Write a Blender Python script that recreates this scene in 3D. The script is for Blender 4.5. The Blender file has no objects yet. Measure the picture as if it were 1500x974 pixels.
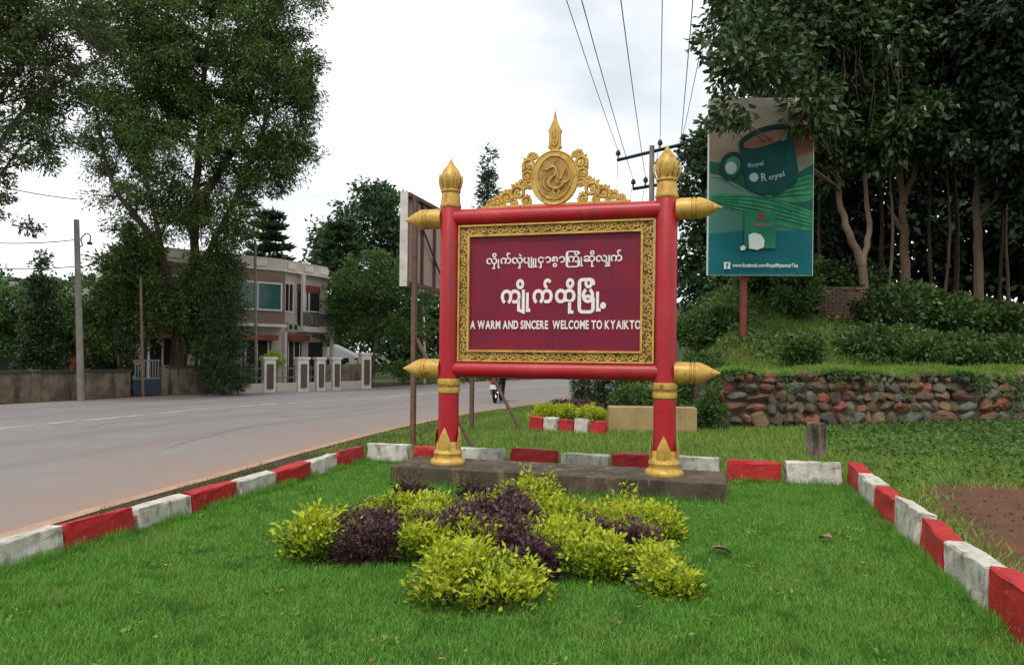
import bpy, bmesh, math, random
import numpy as np
from mathutils import Vector, Matrix
R = math.radians
rng = np.random.default_rng(7)
random.seed(7)
sc = bpy.context.scene
COL = sc.collection

# ------------------------------------------------------------------ camera
FPX, CAM_H, ROLL = 1050.0, 1.5, R(0.6)
cam = bpy.data.cameras.new('camera')
cam.sensor_width = 36.0
cam.lens = 36.0 * FPX / 1500.0
cam.shift_y = 33.0 / 1500.0
cam.clip_end = 2000
cam_o = bpy.data.objects.new('camera', cam)
cam_o.location = (0, 0, CAM_H)
cam_o.rotation_euler = (R(90), -ROLL, 0)
COL.objects.link(cam_o)
sc.camera = cam_o

# ------------------------------------------------------------------ sky
SUN_EL, SUN_AZ = R(58), R(205)      # azimuth measured clockwise from +Y: behind the camera, slightly left
w = bpy.data.worlds.new('World'); sc.world = w; w.use_nodes = True
nt = w.node_tree; nt.nodes.clear()
def wn(t, **k):
    n = nt.nodes.new(t)
    for a, b in k.items(): setattr(n, a, b)
    return n
out = wn('ShaderNodeOutputWorld')
sky = wn('ShaderNodeTexSky', sky_type='NISHITA')
sky.sun_disc = False; sky.sun_elevation = SUN_EL; sky.sun_rotation = SUN_AZ
bg1 = wn('ShaderNodeBackground'); bg1.inputs[1].default_value = 0.10
nt.links.new(sky.outputs[0], bg1.inputs[0])
tc = wn('ShaderNodeTexCoord')
mp = wn('ShaderNodeMapping'); mp.inputs['Scale'].default_value = (1.0, 1.0, 2.2)
nt.links.new(tc.outputs['Generated'], mp.inputs['Vector'])
ns = wn('ShaderNodeTexNoise'); ns.inputs['Scale'].default_value = 3.1
ns.inputs['Detail'].default_value = 4; ns.inputs['Roughness'].default_value = 0.45
nt.links.new(mp.outputs[0], ns.inputs['Vector'])
cr = wn('ShaderNodeValToRGB')
cr.color_ramp.elements[0].position = 0.30; cr.color_ramp.elements[0].color = (0.60, 0.635, 0.68, 1)
cr.color_ramp.elements[1].position = 0.56; cr.color_ramp.elements[1].color = (1.0, 1.0, 1.0, 1)
nt.links.new(ns.outputs['Fac'], cr.inputs[0])
bg2 = wn('ShaderNodeBackground'); bg2.inputs[1].default_value = 0.98
nt.links.new(cr.outputs[0], bg2.inputs[0])
mx = wn('ShaderNodeMixShader'); mx.inputs[0].default_value = 0.88
nt.links.new(bg1.outputs[0], mx.inputs[1]); nt.links.new(bg2.outputs[0], mx.inputs[2])
nt.links.new(mx.outputs[0], out.inputs[0])

# ------------------------------------------------------------------ sun (overcast: weak and very soft)
sl = bpy.data.lights.new('sun', 'SUN'); sl.energy = 1.5; sl.angle = R(11); sl.color = (1.0, 0.95, 0.87)
so = bpy.data.objects.new('sun', sl); COL.objects.link(so)
sd = Vector((math.sin(SUN_AZ)*math.cos(SUN_EL), math.cos(SUN_AZ)*math.cos(SUN_EL), math.sin(SUN_EL)))
so.rotation_euler = sd.to_track_quat('Z', 'Y').to_euler()
so.location = sd * 60

vs = sc.view_settings
vs.view_transform = 'Standard'; vs.look = 'None'; vs.exposure = 0.52; vs.gamma = 1.0; vs.use_curve_mapping = False
sc.render.engine = 'CYCLES'
sc.cycles.max_bounces = 6; sc.cycles.transparent_max_bounces = 8

# ------------------------------------------------------------------ places read off the photograph -> world
def ray(px, py):
    s, t = (px-750)/FPX, (520-py)/FPX
    ca, sa = math.cos(ROLL), math.sin(ROLL)
    return (s*ca - t*sa, 1.0, s*sa + t*ca)
def G(px, py, z=0.0):                       # point on the level z
    d = ray(px, py); k = (z-CAM_H)/d[2]
    return Vector((d[0]*k, k, z))
def A(px, py, Y):                           # point at distance Y
    d = ray(px, py)
    return Vector((d[0]*Y, Y, CAM_H + d[2]*Y))
YAW = R(15)
CU, SU = math.cos(YAW), math.sin(YAW)
def UVW(u, v, z=0.0):                       # garden-bed frame (the bed and the sign stand square to each other)
    return Vector((u*CU + v*SU, -u*SU + v*CU, z))

# ------------------------------------------------------------------ materials
MATS = {}
def mat(name, c1, c2=None, scale=4.0, lo=0.35, hi=0.65, c3=None, s3=12.0, lo3=0.55, hi3=0.7, rough=0.7, bump=0.0, bscale=40.0,
        stretch=(1, 1, 1), stretch3=(1, 1, 1), metallic=0.0, spec=0.4, objrand=None, island=None, transl=0.0, coat=0.0, dist=0.02):
    m = bpy.data.materials.new(name); m.use_nodes = True; MATS[name] = m
    t = m.node_tree; n = t.nodes; L = t.links
    p = n['Principled BSDF']
    p.inputs['Roughness'].default_value = rough; p.inputs['Metallic'].default_value = metallic
    p.inputs['Specular IOR Level'].default_value = spec; p.inputs['Coat Weight'].default_value = coat
    p.inputs['Coat Roughness'].default_value = 0.25
    geo = n.new('ShaderNodeNewGeometry')
    def noise(sc_, st, det=5):
        mpn = n.new('ShaderNodeMapping'); mpn.inputs['Scale'].default_value = st
        L.new(geo.outputs['Position'], mpn.inputs[0])
        nn = n.new('ShaderNodeTexNoise'); nn.inputs['Scale'].default_value = sc_; nn.inputs['Detail'].default_value = det
        nn.inputs['Roughness'].default_value = 0.6
        L.new(mpn.outputs[0], nn.inputs['Vector']); return nn.outputs['Fac']
    def mr(src, a, b):
        q = n.new('ShaderNodeMapRange'); q.inputs[1].default_value = a; q.inputs[2].default_value = b
        L.new(src, q.inputs[0]); return q.outputs[0]
    def mix(fac, a, b):
        q = n.new('ShaderNodeMix'); q.data_type = 'RGBA'
        L.new(fac, q.inputs[0])
        for s_, i in ((a, 6), (b, 7)):
            if isinstance(s_, tuple): q.inputs[i].default_value = (*s_, 1)
            else: L.new(s_, q.inputs[i])
        return q.outputs[2]
    cur = c1
    if objrand:
        oi = n.new('ShaderNodeObjectInfo'); rp = n.new('ShaderNodeValToRGB'); rp.color_ramp.interpolation = 'CONSTANT'
        els = rp.color_ramp.elements
        for i, c in enumerate(objrand):
            e = els[i] if i < 2 else els.new(i/len(objrand))
            e.position = i/len(objrand); e.color = (*c, 1)
        L.new(oi.outputs['Random'], rp.inputs[0]); cur = rp.outputs[0]
    if island:
        rp = n.new('ShaderNodeValToRGB'); els = rp.color_ramp.elements
        for i, c in enumerate(island):
            e = els[i] if i < 2 else els.new(0.5)
            e.position = i/(len(island)-1); e.color = (*c, 1)
        L.new(geo.outputs['Random Per Island'], rp.inputs[0]); cur = rp.outputs[0]
    if c2: cur = mix(mr(noise(scale, stretch), lo, hi), cur, c2)
    if c3: cur = mix(mr(noise(s3, stretch3), lo3, hi3), cur, c3)
    if isinstance(cur, tuple): p.inputs['Base Color'].default_value = (*cur, 1)
    else: L.new(cur, p.inputs['Base Color'])
    if bump:
        b = n.new('ShaderNodeBump'); b.inputs['Strength'].default_value = bump; b.inputs['Distance'].default_value = dist
        L.new(noise(bscale, (1, 1, 1), 4), b.inputs['Height']); L.new(b.outputs[0], p.inputs['Normal'])
    if transl:
        tr = n.new('ShaderNodeBsdfTranslucent')
        if isinstance(cur, tuple): tr.inputs[0].default_value = (*cur, 1)
        else: L.new(cur, tr.inputs[0])
        ms = n.new('ShaderNodeMixShader'); ms.inputs[0].default_value = transl
        L.new(p.outputs[0], ms.inputs[1]); L.new(tr.outputs[0], ms.inputs[2])
        L.new(ms.outputs[0], n['Material Output'].inputs[0])
    return m
def leafmat(name, a, b, c=None, transl=0.3, rough=0.5, spec=0.35):
    return mat(name, a, island=[a, b] + ([c] if c else []), transl=transl, rough=rough, spec=spec, c2=tuple(x*0.75 for x in b), scale=0.9, lo=0.45, hi=0.75)

mat('red_paint', (0.37, 0.006, 0.013), (0.40, 0.026, 0.032), 1.6, lo=.5, hi=.75, rough=0.45, spec=0.4, coat=0.08, c3=(0.17, 0.022, 0.016), s3=9, lo3=0.50, hi3=0.78, bump=0.22, bscale=14, stretch3=(1, 1, .12))
mat('gold_paint', (0.58, 0.375, 0.085), (0.45, 0.265, 0.050), 5, rough=0.46, spec=0.4, metallic=0.2, c3=(0.17, 0.085, 0.02), s3=18, lo3=0.54, hi3=0.76, stretch3=(1, 1, .5), bump=0.15, bscale=30)
mat('gold_dark', (0.40, 0.24, 0.06), (0.22, 0.11, 0.025), 12, rough=0.5, metallic=0.2, bump=0.2)
mat('frame_ground', (0.42, 0.25, 0.055), (0.06, 0.022, 0.010), 34, lo=.47, hi=.54, rough=0.6)
mat('maroon_tile', (0.150, 0.007, 0.028), (0.140, 0.007, 0.030), 2.5, rough=0.42, spec=0.3, objrand=[(0.205, 0.006, 0.022), (0.196, 0.006, 0.021), (0.186, 0.007, 0.024), (0.199, 0.007, 0.022)])
mat('grout', (0.12, 0.010, 0.024), rough=0.8)
mat('letter_white', (0.80, 0.76, 0.74), (0.7, 0.62, 0.6), 30, rough=0.5)
mat('old_concrete', (0.095, 0.072, 0.046), (0.036, 0.029, 0.020), 3, c3=(0.20, 0.15, 0.055), s3=7, lo3=0.56, hi3=0.68, stretch3=(1, 1, .3), rough=0.9, bump=0.5, bscale=25)
mat('kerb_red', (0.46, 0.016, 0.018), (0.30, 0.014, 0.014), 7, c3=(0.30, 0.16, 0.12), s3=20, lo3=0.60, hi3=0.74, rough=0.6, bump=0.35, bscale=45)
mat('kerb_white', (0.60, 0.58, 0.52), (0.38, 0.37, 0.30), 6, c3=(0.13, 0.125, 0.08), s3=13, lo3=0.52, hi3=0.74, stretch3=(1, 1, .35), rough=0.75, bump=0.35, bscale=45)
mat('soil', (0.060, 0.036, 0.020), (0.035, 0.022, 0.012), 5, rough=1.0, bump=0.6, bscale=30)
mat('red_soil', (0.135, 0.050, 0.026), (0.085, 0.036, 0.019), 2.2, c3=(0.045, 0.055, 0.015), s3=3, lo3=0.55, hi3=0.7, rough=1.0, bump=0.8, bscale=24)
mat('turf', (0.035, 0.080, 0.014), (0.050, 0.060, 0.018), 1.2, rough=1.0, bump=0.8, bscale=60)
mat('wild_ground', (0.045, 0.085, 0.018), (0.070, 0.060, 0.024), 0.5, c3=(0.10, 0.05, 0.028), s3=1.3, lo3=0.62, hi3=0.72, rough=1.0, bump=0.8, bscale=20)
# ---- builders
def link(o, parent=None):
    COL.objects.link(o)
    if parent is not None: o.parent = parent
    return o
def tag(o, label=None, cat=None, group=None, kind=None):
    if label: o['label'] = label
    if cat: o['category'] = cat
    if group: o['group'] = group
    if kind: o['kind'] = kind
    return o
def thing(name, label, cat, loc=(0, 0, 0), rz=0.0, group=None):
    o = bpy.data.objects.new(name, None); o.location = loc; o.rotation_euler = (0, 0, rz); o.empty_display_size = 0.2
    return tag(link(o), label, cat, group)
def npmesh(name, verts, faces, k):
    """verts (n,3), faces (m,k) numpy"""
    me = bpy.data.meshes.new(name)
    verts = np.asarray(verts, np.float32); faces = np.asarray(faces, np.int32)
    me.vertices.add(len(verts)); me.vertices.foreach_set('co', verts.ravel())
    me.loops.add(faces.size); me.loops.foreach_set('vertex_index', faces.ravel())
    me.polygons.add(len(faces)); me.polygons.foreach_set('loop_start', np.arange(0, faces.size, k, dtype=np.int32))
    me.update(calc_edges=True)
    return me
class MB:
    def __init__(s): s.v = []; s.f = []
    def add(s, vs, fs):
        b = len(s.v); s.v += [tuple(q) for q in vs]; s.f += [tuple(i+b for i in q) for q in fs]; return s
    def box(s, c, d, M=None, taper=1.0):
        x, y, z = (q/2 for q in d); t = taper
        vs = [(-x, -y, -z), (x, -y, -z), (x, y, -z), (-x, y, -z), (-x*t, -y*t, z), (x*t, -y*t, z), (x*t, y*t, z), (-x*t, y*t, z)]
        vs = [Vector(q) for q in vs]
        if M is not None: vs = [M @ q for q in vs]
        c = Vector(c)
        return s.add([q+c for q in vs], [(0, 3, 2, 1), (4, 5, 6, 7), (0, 1, 5, 4), (1, 2, 6, 5), (2, 3, 7, 6), (3, 0, 4, 7)])
    def tube(s, pts, rad, n=8, cap=True, flat=None):
        pts = [Vector(p) for p in pts]
        rad = rad if isinstance(rad, (list, tuple)) else [rad]*len(pts)
        rings = []; prev = None
        for i, p in enumerate(pts):
            d = (pts[min(i+1, len(pts)-1)] - pts[max(i-1, 0)])
            if d.length < 1e-9: d = Vector((0, 0, 1))
            d.normalize()
            if prev is None:
                ref = Vector((0, 1, 0)) if abs(d.y) < 0.9 else Vector((1, 0, 0))
                a = ref - d*ref.dot(d)
            else: a = prev - d*prev.dot(d)
            if a.length < 1e-6: a = d.orthogonal()
            a.normalize(); prev = a; b = d.cross(a)
            fl = flat if flat else 1.0
            rings.append([p + (a*math.cos(2*math.pi*j/n)*fl + b*math.sin(2*math.pi*j/n))*rad[i] for j in range(n)])
        vs = [q for r_ in rings for q in r_]; fs = []
        for i in range(len(pts)-1):
            for j in range(n):
                fs.append((i*n+j, i*n+(j+1) % n, (i+1)*n+(j+1) % n, (i+1)*n+j))
        if cap:
            fs.append(tuple(reversed(range(n)))); fs.append(tuple((len(pts)-1)*n+j for j in range(n)))
        return s.add(vs, fs)
    def lathe(s, prof, n=20, c=(0, 0, 0), axis='z'):
        """prof list of (r, h)"""
        vs = []; fs = []
        for r_, h in prof:
            for j in range(n):
                a = 2*math.pi*j/n; p = (r_*math.cos(a), r_*math.sin(a), h)
                if axis == 'x': p = (h, r_*math.cos(a), r_*math.sin(a))
                if axis == '-x': p = (-h, r_*math.sin(a), r_*math.cos(a))
                if axis == 'y': p = (r_*math.sin(a), h, r_*math.cos(a))
                vs.append(Vector(p)+Vector(c))
        m = len(prof)
        for i in range(m-1):
            for j in range(n): fs.append((i*n+j, i*n+(j+1) % n, (i+1)*n+(j+1) % n, (i+1)*n+j))
        fs.append(tuple(reversed(range(n)))); fs.append(tuple((m-1)*n+j for j in range(n)))
        return s.add(vs, fs)
    def prism(s, poly, z0, z1):
        n = len(poly)
        vs = [(p[0], p[1], z0) for p in poly] + [(p[0], p[1], z1) for p in poly]
        return s.add(vs, [tuple(reversed(range(n))), tuple(range(n, 2*n))] + [(i, (i+1) % n, n+(i+1) % n, n+i) for i in range(n)])
    def plate(s, poly, y0, y1):                 # outline in x,z given thickness along y
        n = len(poly)
        vs = [(p[0], y0, p[1]) for p in poly] + [(p[0], y1, p[1]) for p in poly]
        return s.add(vs, [tuple(range(n)), tuple(reversed(range(n, 2*n)))] + [(i, n+i, n+(i+1) % n, (i+1) % n) for i in range(n)])
    def mesh(s, name, smooth=False, fix=True):
        me = bpy.data.meshes.new(name); me.from_pydata(s.v, [], s.f)
        if fix:
            bm = bmesh.new(); bm.from_mesh(me); bmesh.ops.recalc_face_normals(bm, faces=bm.faces); bm.to_mesh(me); bm.free()
        if smooth:
            me.polygons.foreach_set('use_smooth', [True]*len(me.polygons))
            try: me.set_sharp_from_angle(angle=R(40))
            except Exception: pass
        return me
    def build(s, name, m, parent=None, smooth=False, bevel=0.0, loc=None):
        me = s.mesh(name, smooth)
        if bevel:
            bm = bmesh.new(); bm.from_mesh(me)
            bmesh.ops.bevel(bm, geom=[e for e in bm.edges if len(e.link_faces) == 2 and e.calc_face_angle(0) > 0.6], offset=bevel, segments=2, affect='EDGES', profile=0.6)
            bm.to_mesh(me); bm.free()
        me.materials.append(MATS[m] if isinstance(m, str) else m)
        o = bpy.data.objects.new(name, me)
        if loc is not None: o.location = loc
        return link(o, parent)
def obj(name, me, m, parent=None, loc=None):
    if m: me.materials.append(MATS[m])
    o = bpy.data.objects.new(name, me)
    if loc is not None: o.location = loc
    return link(o, parent)
def copy_tree(o, parent=None):
    c = o.copy(); COL.objects.link(c)
    if parent is not None: c.parent = parent
    for ch in list(o.children): copy_tree(ch, c)
    return c
def Rz(a): return Matrix.Rotation(a, 3, 'Z')
def spline(pts, n=6):
    """Catmull-Rom through points (tuples of any size)"""
    pts = [np.array(p, float) for p in pts]
    P_ = [2*pts[0]-pts[1]] + pts + [2*pts[-1]-pts[-2]]
    o = []
    for i in range(1, len(P_)-2):
        for k in range(n):
            t = k/n; a, b, c, d = P_[i-1], P_[i], P_[i+1], P_[i+2]
            o.append(0.5*((2*b)+(-a+c)*t+(2*a-5*b+4*c-d)*t*t+(-a+3*b-3*c+d)*t**3))
    o.append(pts[-1]); return o

# ---- foliage
def leaf_mesh(name, p, axis, L, W, fold=0.25, g=rng):
    """one folded rhombic leaf per point"""
    n = len(p)
    axis = axis/np.maximum(np.linalg.norm(axis, axis=1, keepdims=True), 1e-6)
    q = g.normal(size=(n, 3)); s = np.cross(axis, q); s /= np.maximum(np.linalg.norm(s, axis=1, keepdims=True), 1e-6)
    nrm = np.cross(axis, s)
    L = np.asarray(L).reshape(-1, 1)*np.ones((n, 1)); W = np.asarray(W).reshape(-1, 1)*np.ones((n, 1))
    v = np.empty((n, 4, 3), np.float32)
    v[:, 0] = p; v[:, 1] = p+axis*L*0.45+s*W*0.5+nrm*W*fold
    v[:, 2] = p+axis*L; v[:, 3] = p+axis*L*0.45-s*W*0.5+nrm*W*fold
    f = np.arange(4*n, dtype=np.int32).reshape(n, 4)
    return npmesh(name, v.reshape(-1, 3), f, 4)
def unit(n, g=rng):
    q = g.normal(size=(n, 3)); return q/np.linalg.norm(q, axis=1, keepdims=True)
def in_ellipsoids(ells, n, shell=0.55, g=rng):
    """ells: list of (centre, radii); random points weighted to the outside"""
    w_ = np.array([e[1][0]*e[1][1]*e[1][2] for e in ells]); w_ = w_**0.8; w_ /= w_.sum()
    k = g.choice(len(ells), n, p=w_)
    d = unit(n, g); r_ = (shell**3+(1-shell**3)*g.random(n))**(1/3)
    C = np.array([e[0] for e in ells], float)[k]; Q = np.array([e[1] for e in ells], float)[k]
    return C+d*r_[:, None]*Q, d
def clump_leaves(C, D, per, cr, L, W, droop=0.2, flat=0.7, g=rng, name='crown', out=0.8):
    n = len(C)*per
    c = np.repeat(C, per, 0); d = np.repeat(D, per, 0)
    rr = np.repeat(cr*g.uniform(0.6, 1.3, len(C)), per)
    off = unit(n, g)*(g.random(n)**0.45)[:, None]; off[:, 2] *= flat
    p = c+off*rr[:, None]
    ax = off*out+d*0.4+unit(n, g)*0.8; ax[:, 2] -= droop
    return leaf_mesh(name, p, ax, g.uniform(0.7, 1.3, n)*L, g.uniform(0.8, 1.2, n)*W, g=g)
def make_tree(name, label, base, stems, ells, nclump, per, cr, L, W, leaf, bark='bark', group=None, limbs=14, r0=0.2, droop=0.2, shell=0.5, cat='tree', flat=0.7, twig=0.016, seed=1):
    """stems: list of polylines (world points) ; ells: crown ellipsoids (world)"""
    g = np.random.default_rng(seed)
    base = Vector(base)
    t = thing(name, label, cat, base, 0, group)
    bx, by, bz = base
    C, D = in_ellipsoids(ells, nclump, shell, g)
    mb = MB(); allp = []
    for k, st in enumerate(stems):
        pts = spline([tuple(Vector(q)-base) for q in st], 5)
        m = len(pts); rr = r0*(1.0 if k == 0 else 0.72)
        rad = [rr*(1.25 if i == 0 else 1.0)*(1-0.8*i/(m-1)) for i in range(m)]
        pts = [Vector(q)+Vector((g.normal()*rr*.12, g.normal()*rr*.12, 0)) for q in pts]
        mb.tube(pts, rad, 8)
        allp += [(pts[i], rad[i]) for i in range(m//3, m)]
    pick = g.choice(len(C), min(limbs, len(C)), replace=False)
    for i in pick:
        e = Vector(C[i])-base
        s_, r_ = min(allp, key=lambda q: (q[0]-e).length + 0.9*max(0, q[0].z-e.z+0.6))
        mid = (s_+e)/2+Vector((g.normal()*.15, g.normal()*.15, 0.12*(e-s_).length*g.uniform(-.2, 1)))
        ra = max(twig*1.6, min(r_*.55, r0*.4))
        mb.tube([Vector(q) for q in spline([tuple(s_), tuple(mid), tuple(e)], 3)], [ra, ra*.9, ra*.75, ra*.6, ra*.45, ra*.35, twig*.5], 5, cap=False)
    mb.build('trunk', bark, t, smooth=True)
    C0 = C-np.array(base)
    obj('crown', clump_leaves(C0, D, per, cr, L, W, droop, flat, g), leaf, t)
    return t
mat('asphalt', (0.225, 0.210, 0.203), (0.175, 0.165, 0.162), 0.9, lo=.3, hi=.7, c3=(0.150, 0.138, 0.132), s3=26, lo3=0.5, hi3=0.75, rough=0.85, bump=0.5, bscale=70, dist=0.01)
mat('edge_tan', (0.42, 0.27, 0.18), (0.33, 0.20, 0.13), 4, rough=0.95, bump=0.3)
mat('road_paint', (0.55, 0.53, 0.50), (0.24, 0.225, 0.215), 2.2, lo=0.40, hi=0.62, rough=0.8)
mat('bark', (0.080, 0.055, 0.038), (0.045, 0.032, 0.024), 6, rough=0.95, bump=0.8, bscale=14, stretch=(1, 1, .2))
mat('bark_pale', (0.20, 0.135, 0.088), (0.11, 0.075, 0.05), 4, rough=0.9, bump=0.6, bscale=14, stretch=(1, 1, .35))
mat('steel_rust', (0.16, 0.085, 0.055), (0.10, 0.055, 0.04), 8, rough=0.7, bump=0.2)
mat('pale_board', (0.42, 0.33, 0.29), (0.34, 0.26, 0.225), 1.5, rough=0.7, stretch=(1, 1, .3))
mat('white_frame', (0.58, 0.55, 0.51), (0.42, 0.38, 0.34), 5, rough=0.6)
mat('concrete', (0.30, 0.275, 0.24), (0.20, 0.18, 0.15), 3, c3=(0.09, 0.085, 0.06), s3=5, lo3=0.56, hi3=0.72, stretch3=(1, 1, .25), rough=0.9, bump=0.4)
mat('pole_grey', (0.26, 0.235, 0.21), (0.18, 0.16, 0.14), 3, rough=0.9)

# =================================================================== SETTING
gm = MB()
gm.add([(-700, -120, 0), (700, -120, 0), (700, 900, 0), (-700, 900, 0)], [(0, 1, 2, 3)])
tag(gm.build('ground', 'wild_ground'), kind='structure')

NEAR = [(-9.2, -16), (-6.2, -4), (-4.55, 2.5), (-4.05, 5.8), (-3.85, 7.1), (-3.55, 8.6), (-3.15, 10.8), (-2.7, 12.9), (-2.1, 15.2), (-1.0, 18.4), (1.1, 22.4), (4.3, 27.5), (10, 34), (20, 42), (44, 54), (80, 62)]
FAR = [(-22.5, -12), (-18.4, 2), (-16.0, 10.5), (-15.0, 15.5), (-13.9, 19.6), (-13.0, 21.7), (-11.9, 24.2), (-9.4, 27.9), (-6.3, 31.6), (-3.6, 36.6), (-0.4, 42.0), (4.0, 47.0), (10, 52), (22, 60), (46, 70), (82, 78)]
near_s = np.array(spline(NEAR, 8)); far_s = np.array(spline(FAR, 8))
def strip(a, b, z):
    n = len(a); m = MB()
    m.add([(p[0], p[1], z) for p in a]+[(p[0], p[1], z) for p in b], [(i, i+1, n+i+1, n+i) for i in range(n-1)])
    return m
def lerp2(t): return near_s*(1-t)+far_s*t
cols0 = [0, .02, .05, .08, .12, .16, .21, .27, .34, .42, .52, .64, .76, .88, 1.0]
cols = sorted(set([c for c in cols0]+[round(x, 3) for x in np.linspace(.10, .98, 45)])); NC = len(cols)
rv = []; dust = []; trk = []
for i in range(len(near_s)):
    for c_ in cols:
        q = near_s[i]*(1-c_)+far_s[i]*c_; rv.append((q[0], q[1], .004))
        trk.append(sum(math.exp(-((c_-q_)/.022)**2) for q_ in (.24, .40, .70, .86)))
        dust.append(.62*max(0.0, 1-c_/.34)**1.1+.5*max(0.0, 1-c_/.05)+max(0.0, (c_-.90)/.10)*.7)
me = bpy.data.meshes.new('road')
me.from_pydata(rv, [], [(i*NC+j, (i+1)*NC+j, (i+1)*NC+j+1, i*NC+j+1) for i in range(len(near_s)-1) for j in range(NC-1)])
at = me.attributes.new('track', 'FLOAT', 'POINT'); at.data.foreach_set('value', trk)
at = me.attributes.new('dust', 'FLOAT', 'POINT'); at.data.foreach_set('value', dust)
tag(obj('road', me, 'asphalt'), kind='structure')
am = MATS['asphalt']; n_ = am.node_tree.nodes; l_ = am.node_tree.links; p_ = n_['Principled BSDF']
src = p_.inputs['Base Color'].links[0].from_socket
atn = n_.new('ShaderNodeAttribute'); atn.attribute_name = 'dust'
gn = n_.new('ShaderNodeNewGeometry'); dn = n_.new('ShaderNodeTexNoise'); dn.inputs['Scale'].default_value = .9; dn.inputs['Detail'].default_value = 6
l_.new(gn.outputs['Position'], dn.inputs['Vector'])
mm = n_.new('ShaderNodeMath'); mm.operation = 'MULTIPLY_ADD'; mm.inputs[1].default_value = 1.1; mm.inputs[2].default_value = -.55; l_.new(dn.outputs['Fac'], mm.inputs[0])
ad = n_.new('ShaderNodeMath'); ad.operation = 'ADD'; ad.use_clamp = True; l_.new(atn.outputs['Fac'], ad.inputs[0]); l_.new(mm.outputs[0], ad.inputs[1])
mxn = n_.new('ShaderNodeMix'); mxn.data_type = 'RGBA'; mxn.inputs[7].default_value = (.27, .185, .145, 1)
tkn = n_.new('ShaderNodeAttribute'); tkn.attribute_name = 'track'
tm = n_.new('ShaderNodeMath'); tm.operation = 'MULTIPLY'; tm.inputs[1].default_value = .42; l_.new(tkn.outputs['Fac'], tm.inputs[0])
tmx = n_.new('ShaderNodeMix'); tmx.data_type = 'RGBA'; tmx.inputs[7].default_value = (.125, .118, .116, 1); l_.new(tm.outputs[0], tmx.inputs[0]); l_.new(src, tmx.inputs[6])
l_.new(ad.outputs[0], mxn.inputs[0]); l_.new(tmx.outputs[2], mxn.inputs[6]); l_.new(mxn.outputs[2], p_.inputs['Base Color'])
def off(a, d):
    tn = np.gradient(a, axis=0); tn /= np.linalg.norm(tn, axis=1, keepdims=True)
    return a+np.stack([tn[:, 1], -tn[:, 0]], 1)*d
tag(strip(off(near_s, 0.09), off(near_s, -0.07), 0.014).build('road_edge', 'edge_tan'), kind='structure')
# bare verge between road and planting bed
vw = np.array([0.30+0.07*math.sin(i*.9) for i in range(len(near_s))])[:, None]
def offv(a, d):
    tn = np.gradient(a, axis=0); tn /= np.linalg.norm(tn, axis=1, keepdims=True)
    return a+np.stack([tn[:, 1], -tn[:, 0]], 1)*d
tag(strip(offv(near_s, vw+.25), offv(near_s, 0.088), 0.005).build('verge', 'soil'), kind='structure')
# centre line (worn, long dashes)
cl = lerp2(0.565)
fine = np.array(spline([tuple(q) for q in cl[20:96:4]], 10))
L_ = np.concatenate([[0], np.cumsum(np.linalg.norm(np.diff(fine, axis=0), axis=1))])
c_in, c_out = off(fine, 0.055), off(fine, -0.055)
mk = MB(); 
for i in range(len(fine)-1):
    if True:
        mk.add([(*c_in[i], .009), (*c_in[i+1], .009), (*c_out[i+1], .009), (*c_out[i], .009)], [(0, 1, 2, 3)])
tag(mk.build('centre_line', 'road_paint'), kind='structure')
mat('tar', (0.14, 0.13, 0.125), (0.19, 0.175, 0.165), 3, rough=0.8)
ck = MB(); gc = np.random.default_rng(77)
for (t0, i0, n, dv) in ((.18, 40, 26, .004), (.33, 52, 22, -.003), (.47, 36, 30, .002), (.27, 58, 16, .006), (.75, 60, 20, .002)):
    pts = []; t_ = t0; base_ = lerp2(0)
    for k in range(n):
        t_ += dv+gc.normal()*.004; q = near_s[min(i0+k//2, len(near_s)-2)]*(1-(k % 2)/2)+near_s[min(i0+k//2+1, len(near_s)-1)]*((k % 2)/2); f_ = far_s[min(i0+k//2, len(far_s)-2)]*(1-(k % 2)/2)+far_s[min(i0+k//2+1, len(far_s)-1)]*((k % 2)/2)
        pts.append(q*(1-t_)+f_*t_)
    pts = np.array(pts); wv = np.abs(gc.normal(size=(n, 1)))*.012+.008
    for k in range(n-1): ck.add([(*(pts[k]-[wv[k, 0], 0]), .0075), (*(pts[k]+[wv[k, 0], 0]), .0075), (*(pts[k+1]+[wv[k+1, 0], 0]), .0075), (*(pts[k+1]-[wv[k+1, 0], 0]), .0075)], [(0, 1, 2, 3)])
tag(ck.build('road_cracks', 'tar'), kind='structure')
# far shoulder
tag(strip(off(far_s, 0.02), off(far_s, -0.75), 0.007).build('shoulder', 'soil'), kind='structure')

# dirt path to the right of the bed
dp = []
for px, py in [(1330, 712), (1400, 708), (1480, 712), (1600, 722), (1700, 900), (1640, 990), (1560, 960), (1478, 842), (1420, 795), (1370, 755)]:
    dp.append(G(px, py))
c = sum(dp, Vector())/len(dp)
m = MB(); m.add([(c.x, c.y, .006)]+[(p[0], p[1], .006) for p in spline([tuple(q) for q in dp+[dp[0]]], 5)[:-1]], [(0, i, i % (len(dp)*5)+1) for i in range(1, len(dp)*5+1)])
m.f = [tuple(q) for q in m.f]
tag(m.build('dirt_path', 'red_soil'), kind='structure')

# lawn inside the kerb
U0, U1, V1 = -4.50, 1.70, 9.0
m = MB(); m.add([UVW(U0, -1.5, .010), UVW(U1, -1.5, .010), UVW(U1, V1, .010), UVW(U0, V1, .010)], [(0, 1, 2, 3)])
tag(m.build('lawn', 'turf'), kind='structure')

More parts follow.
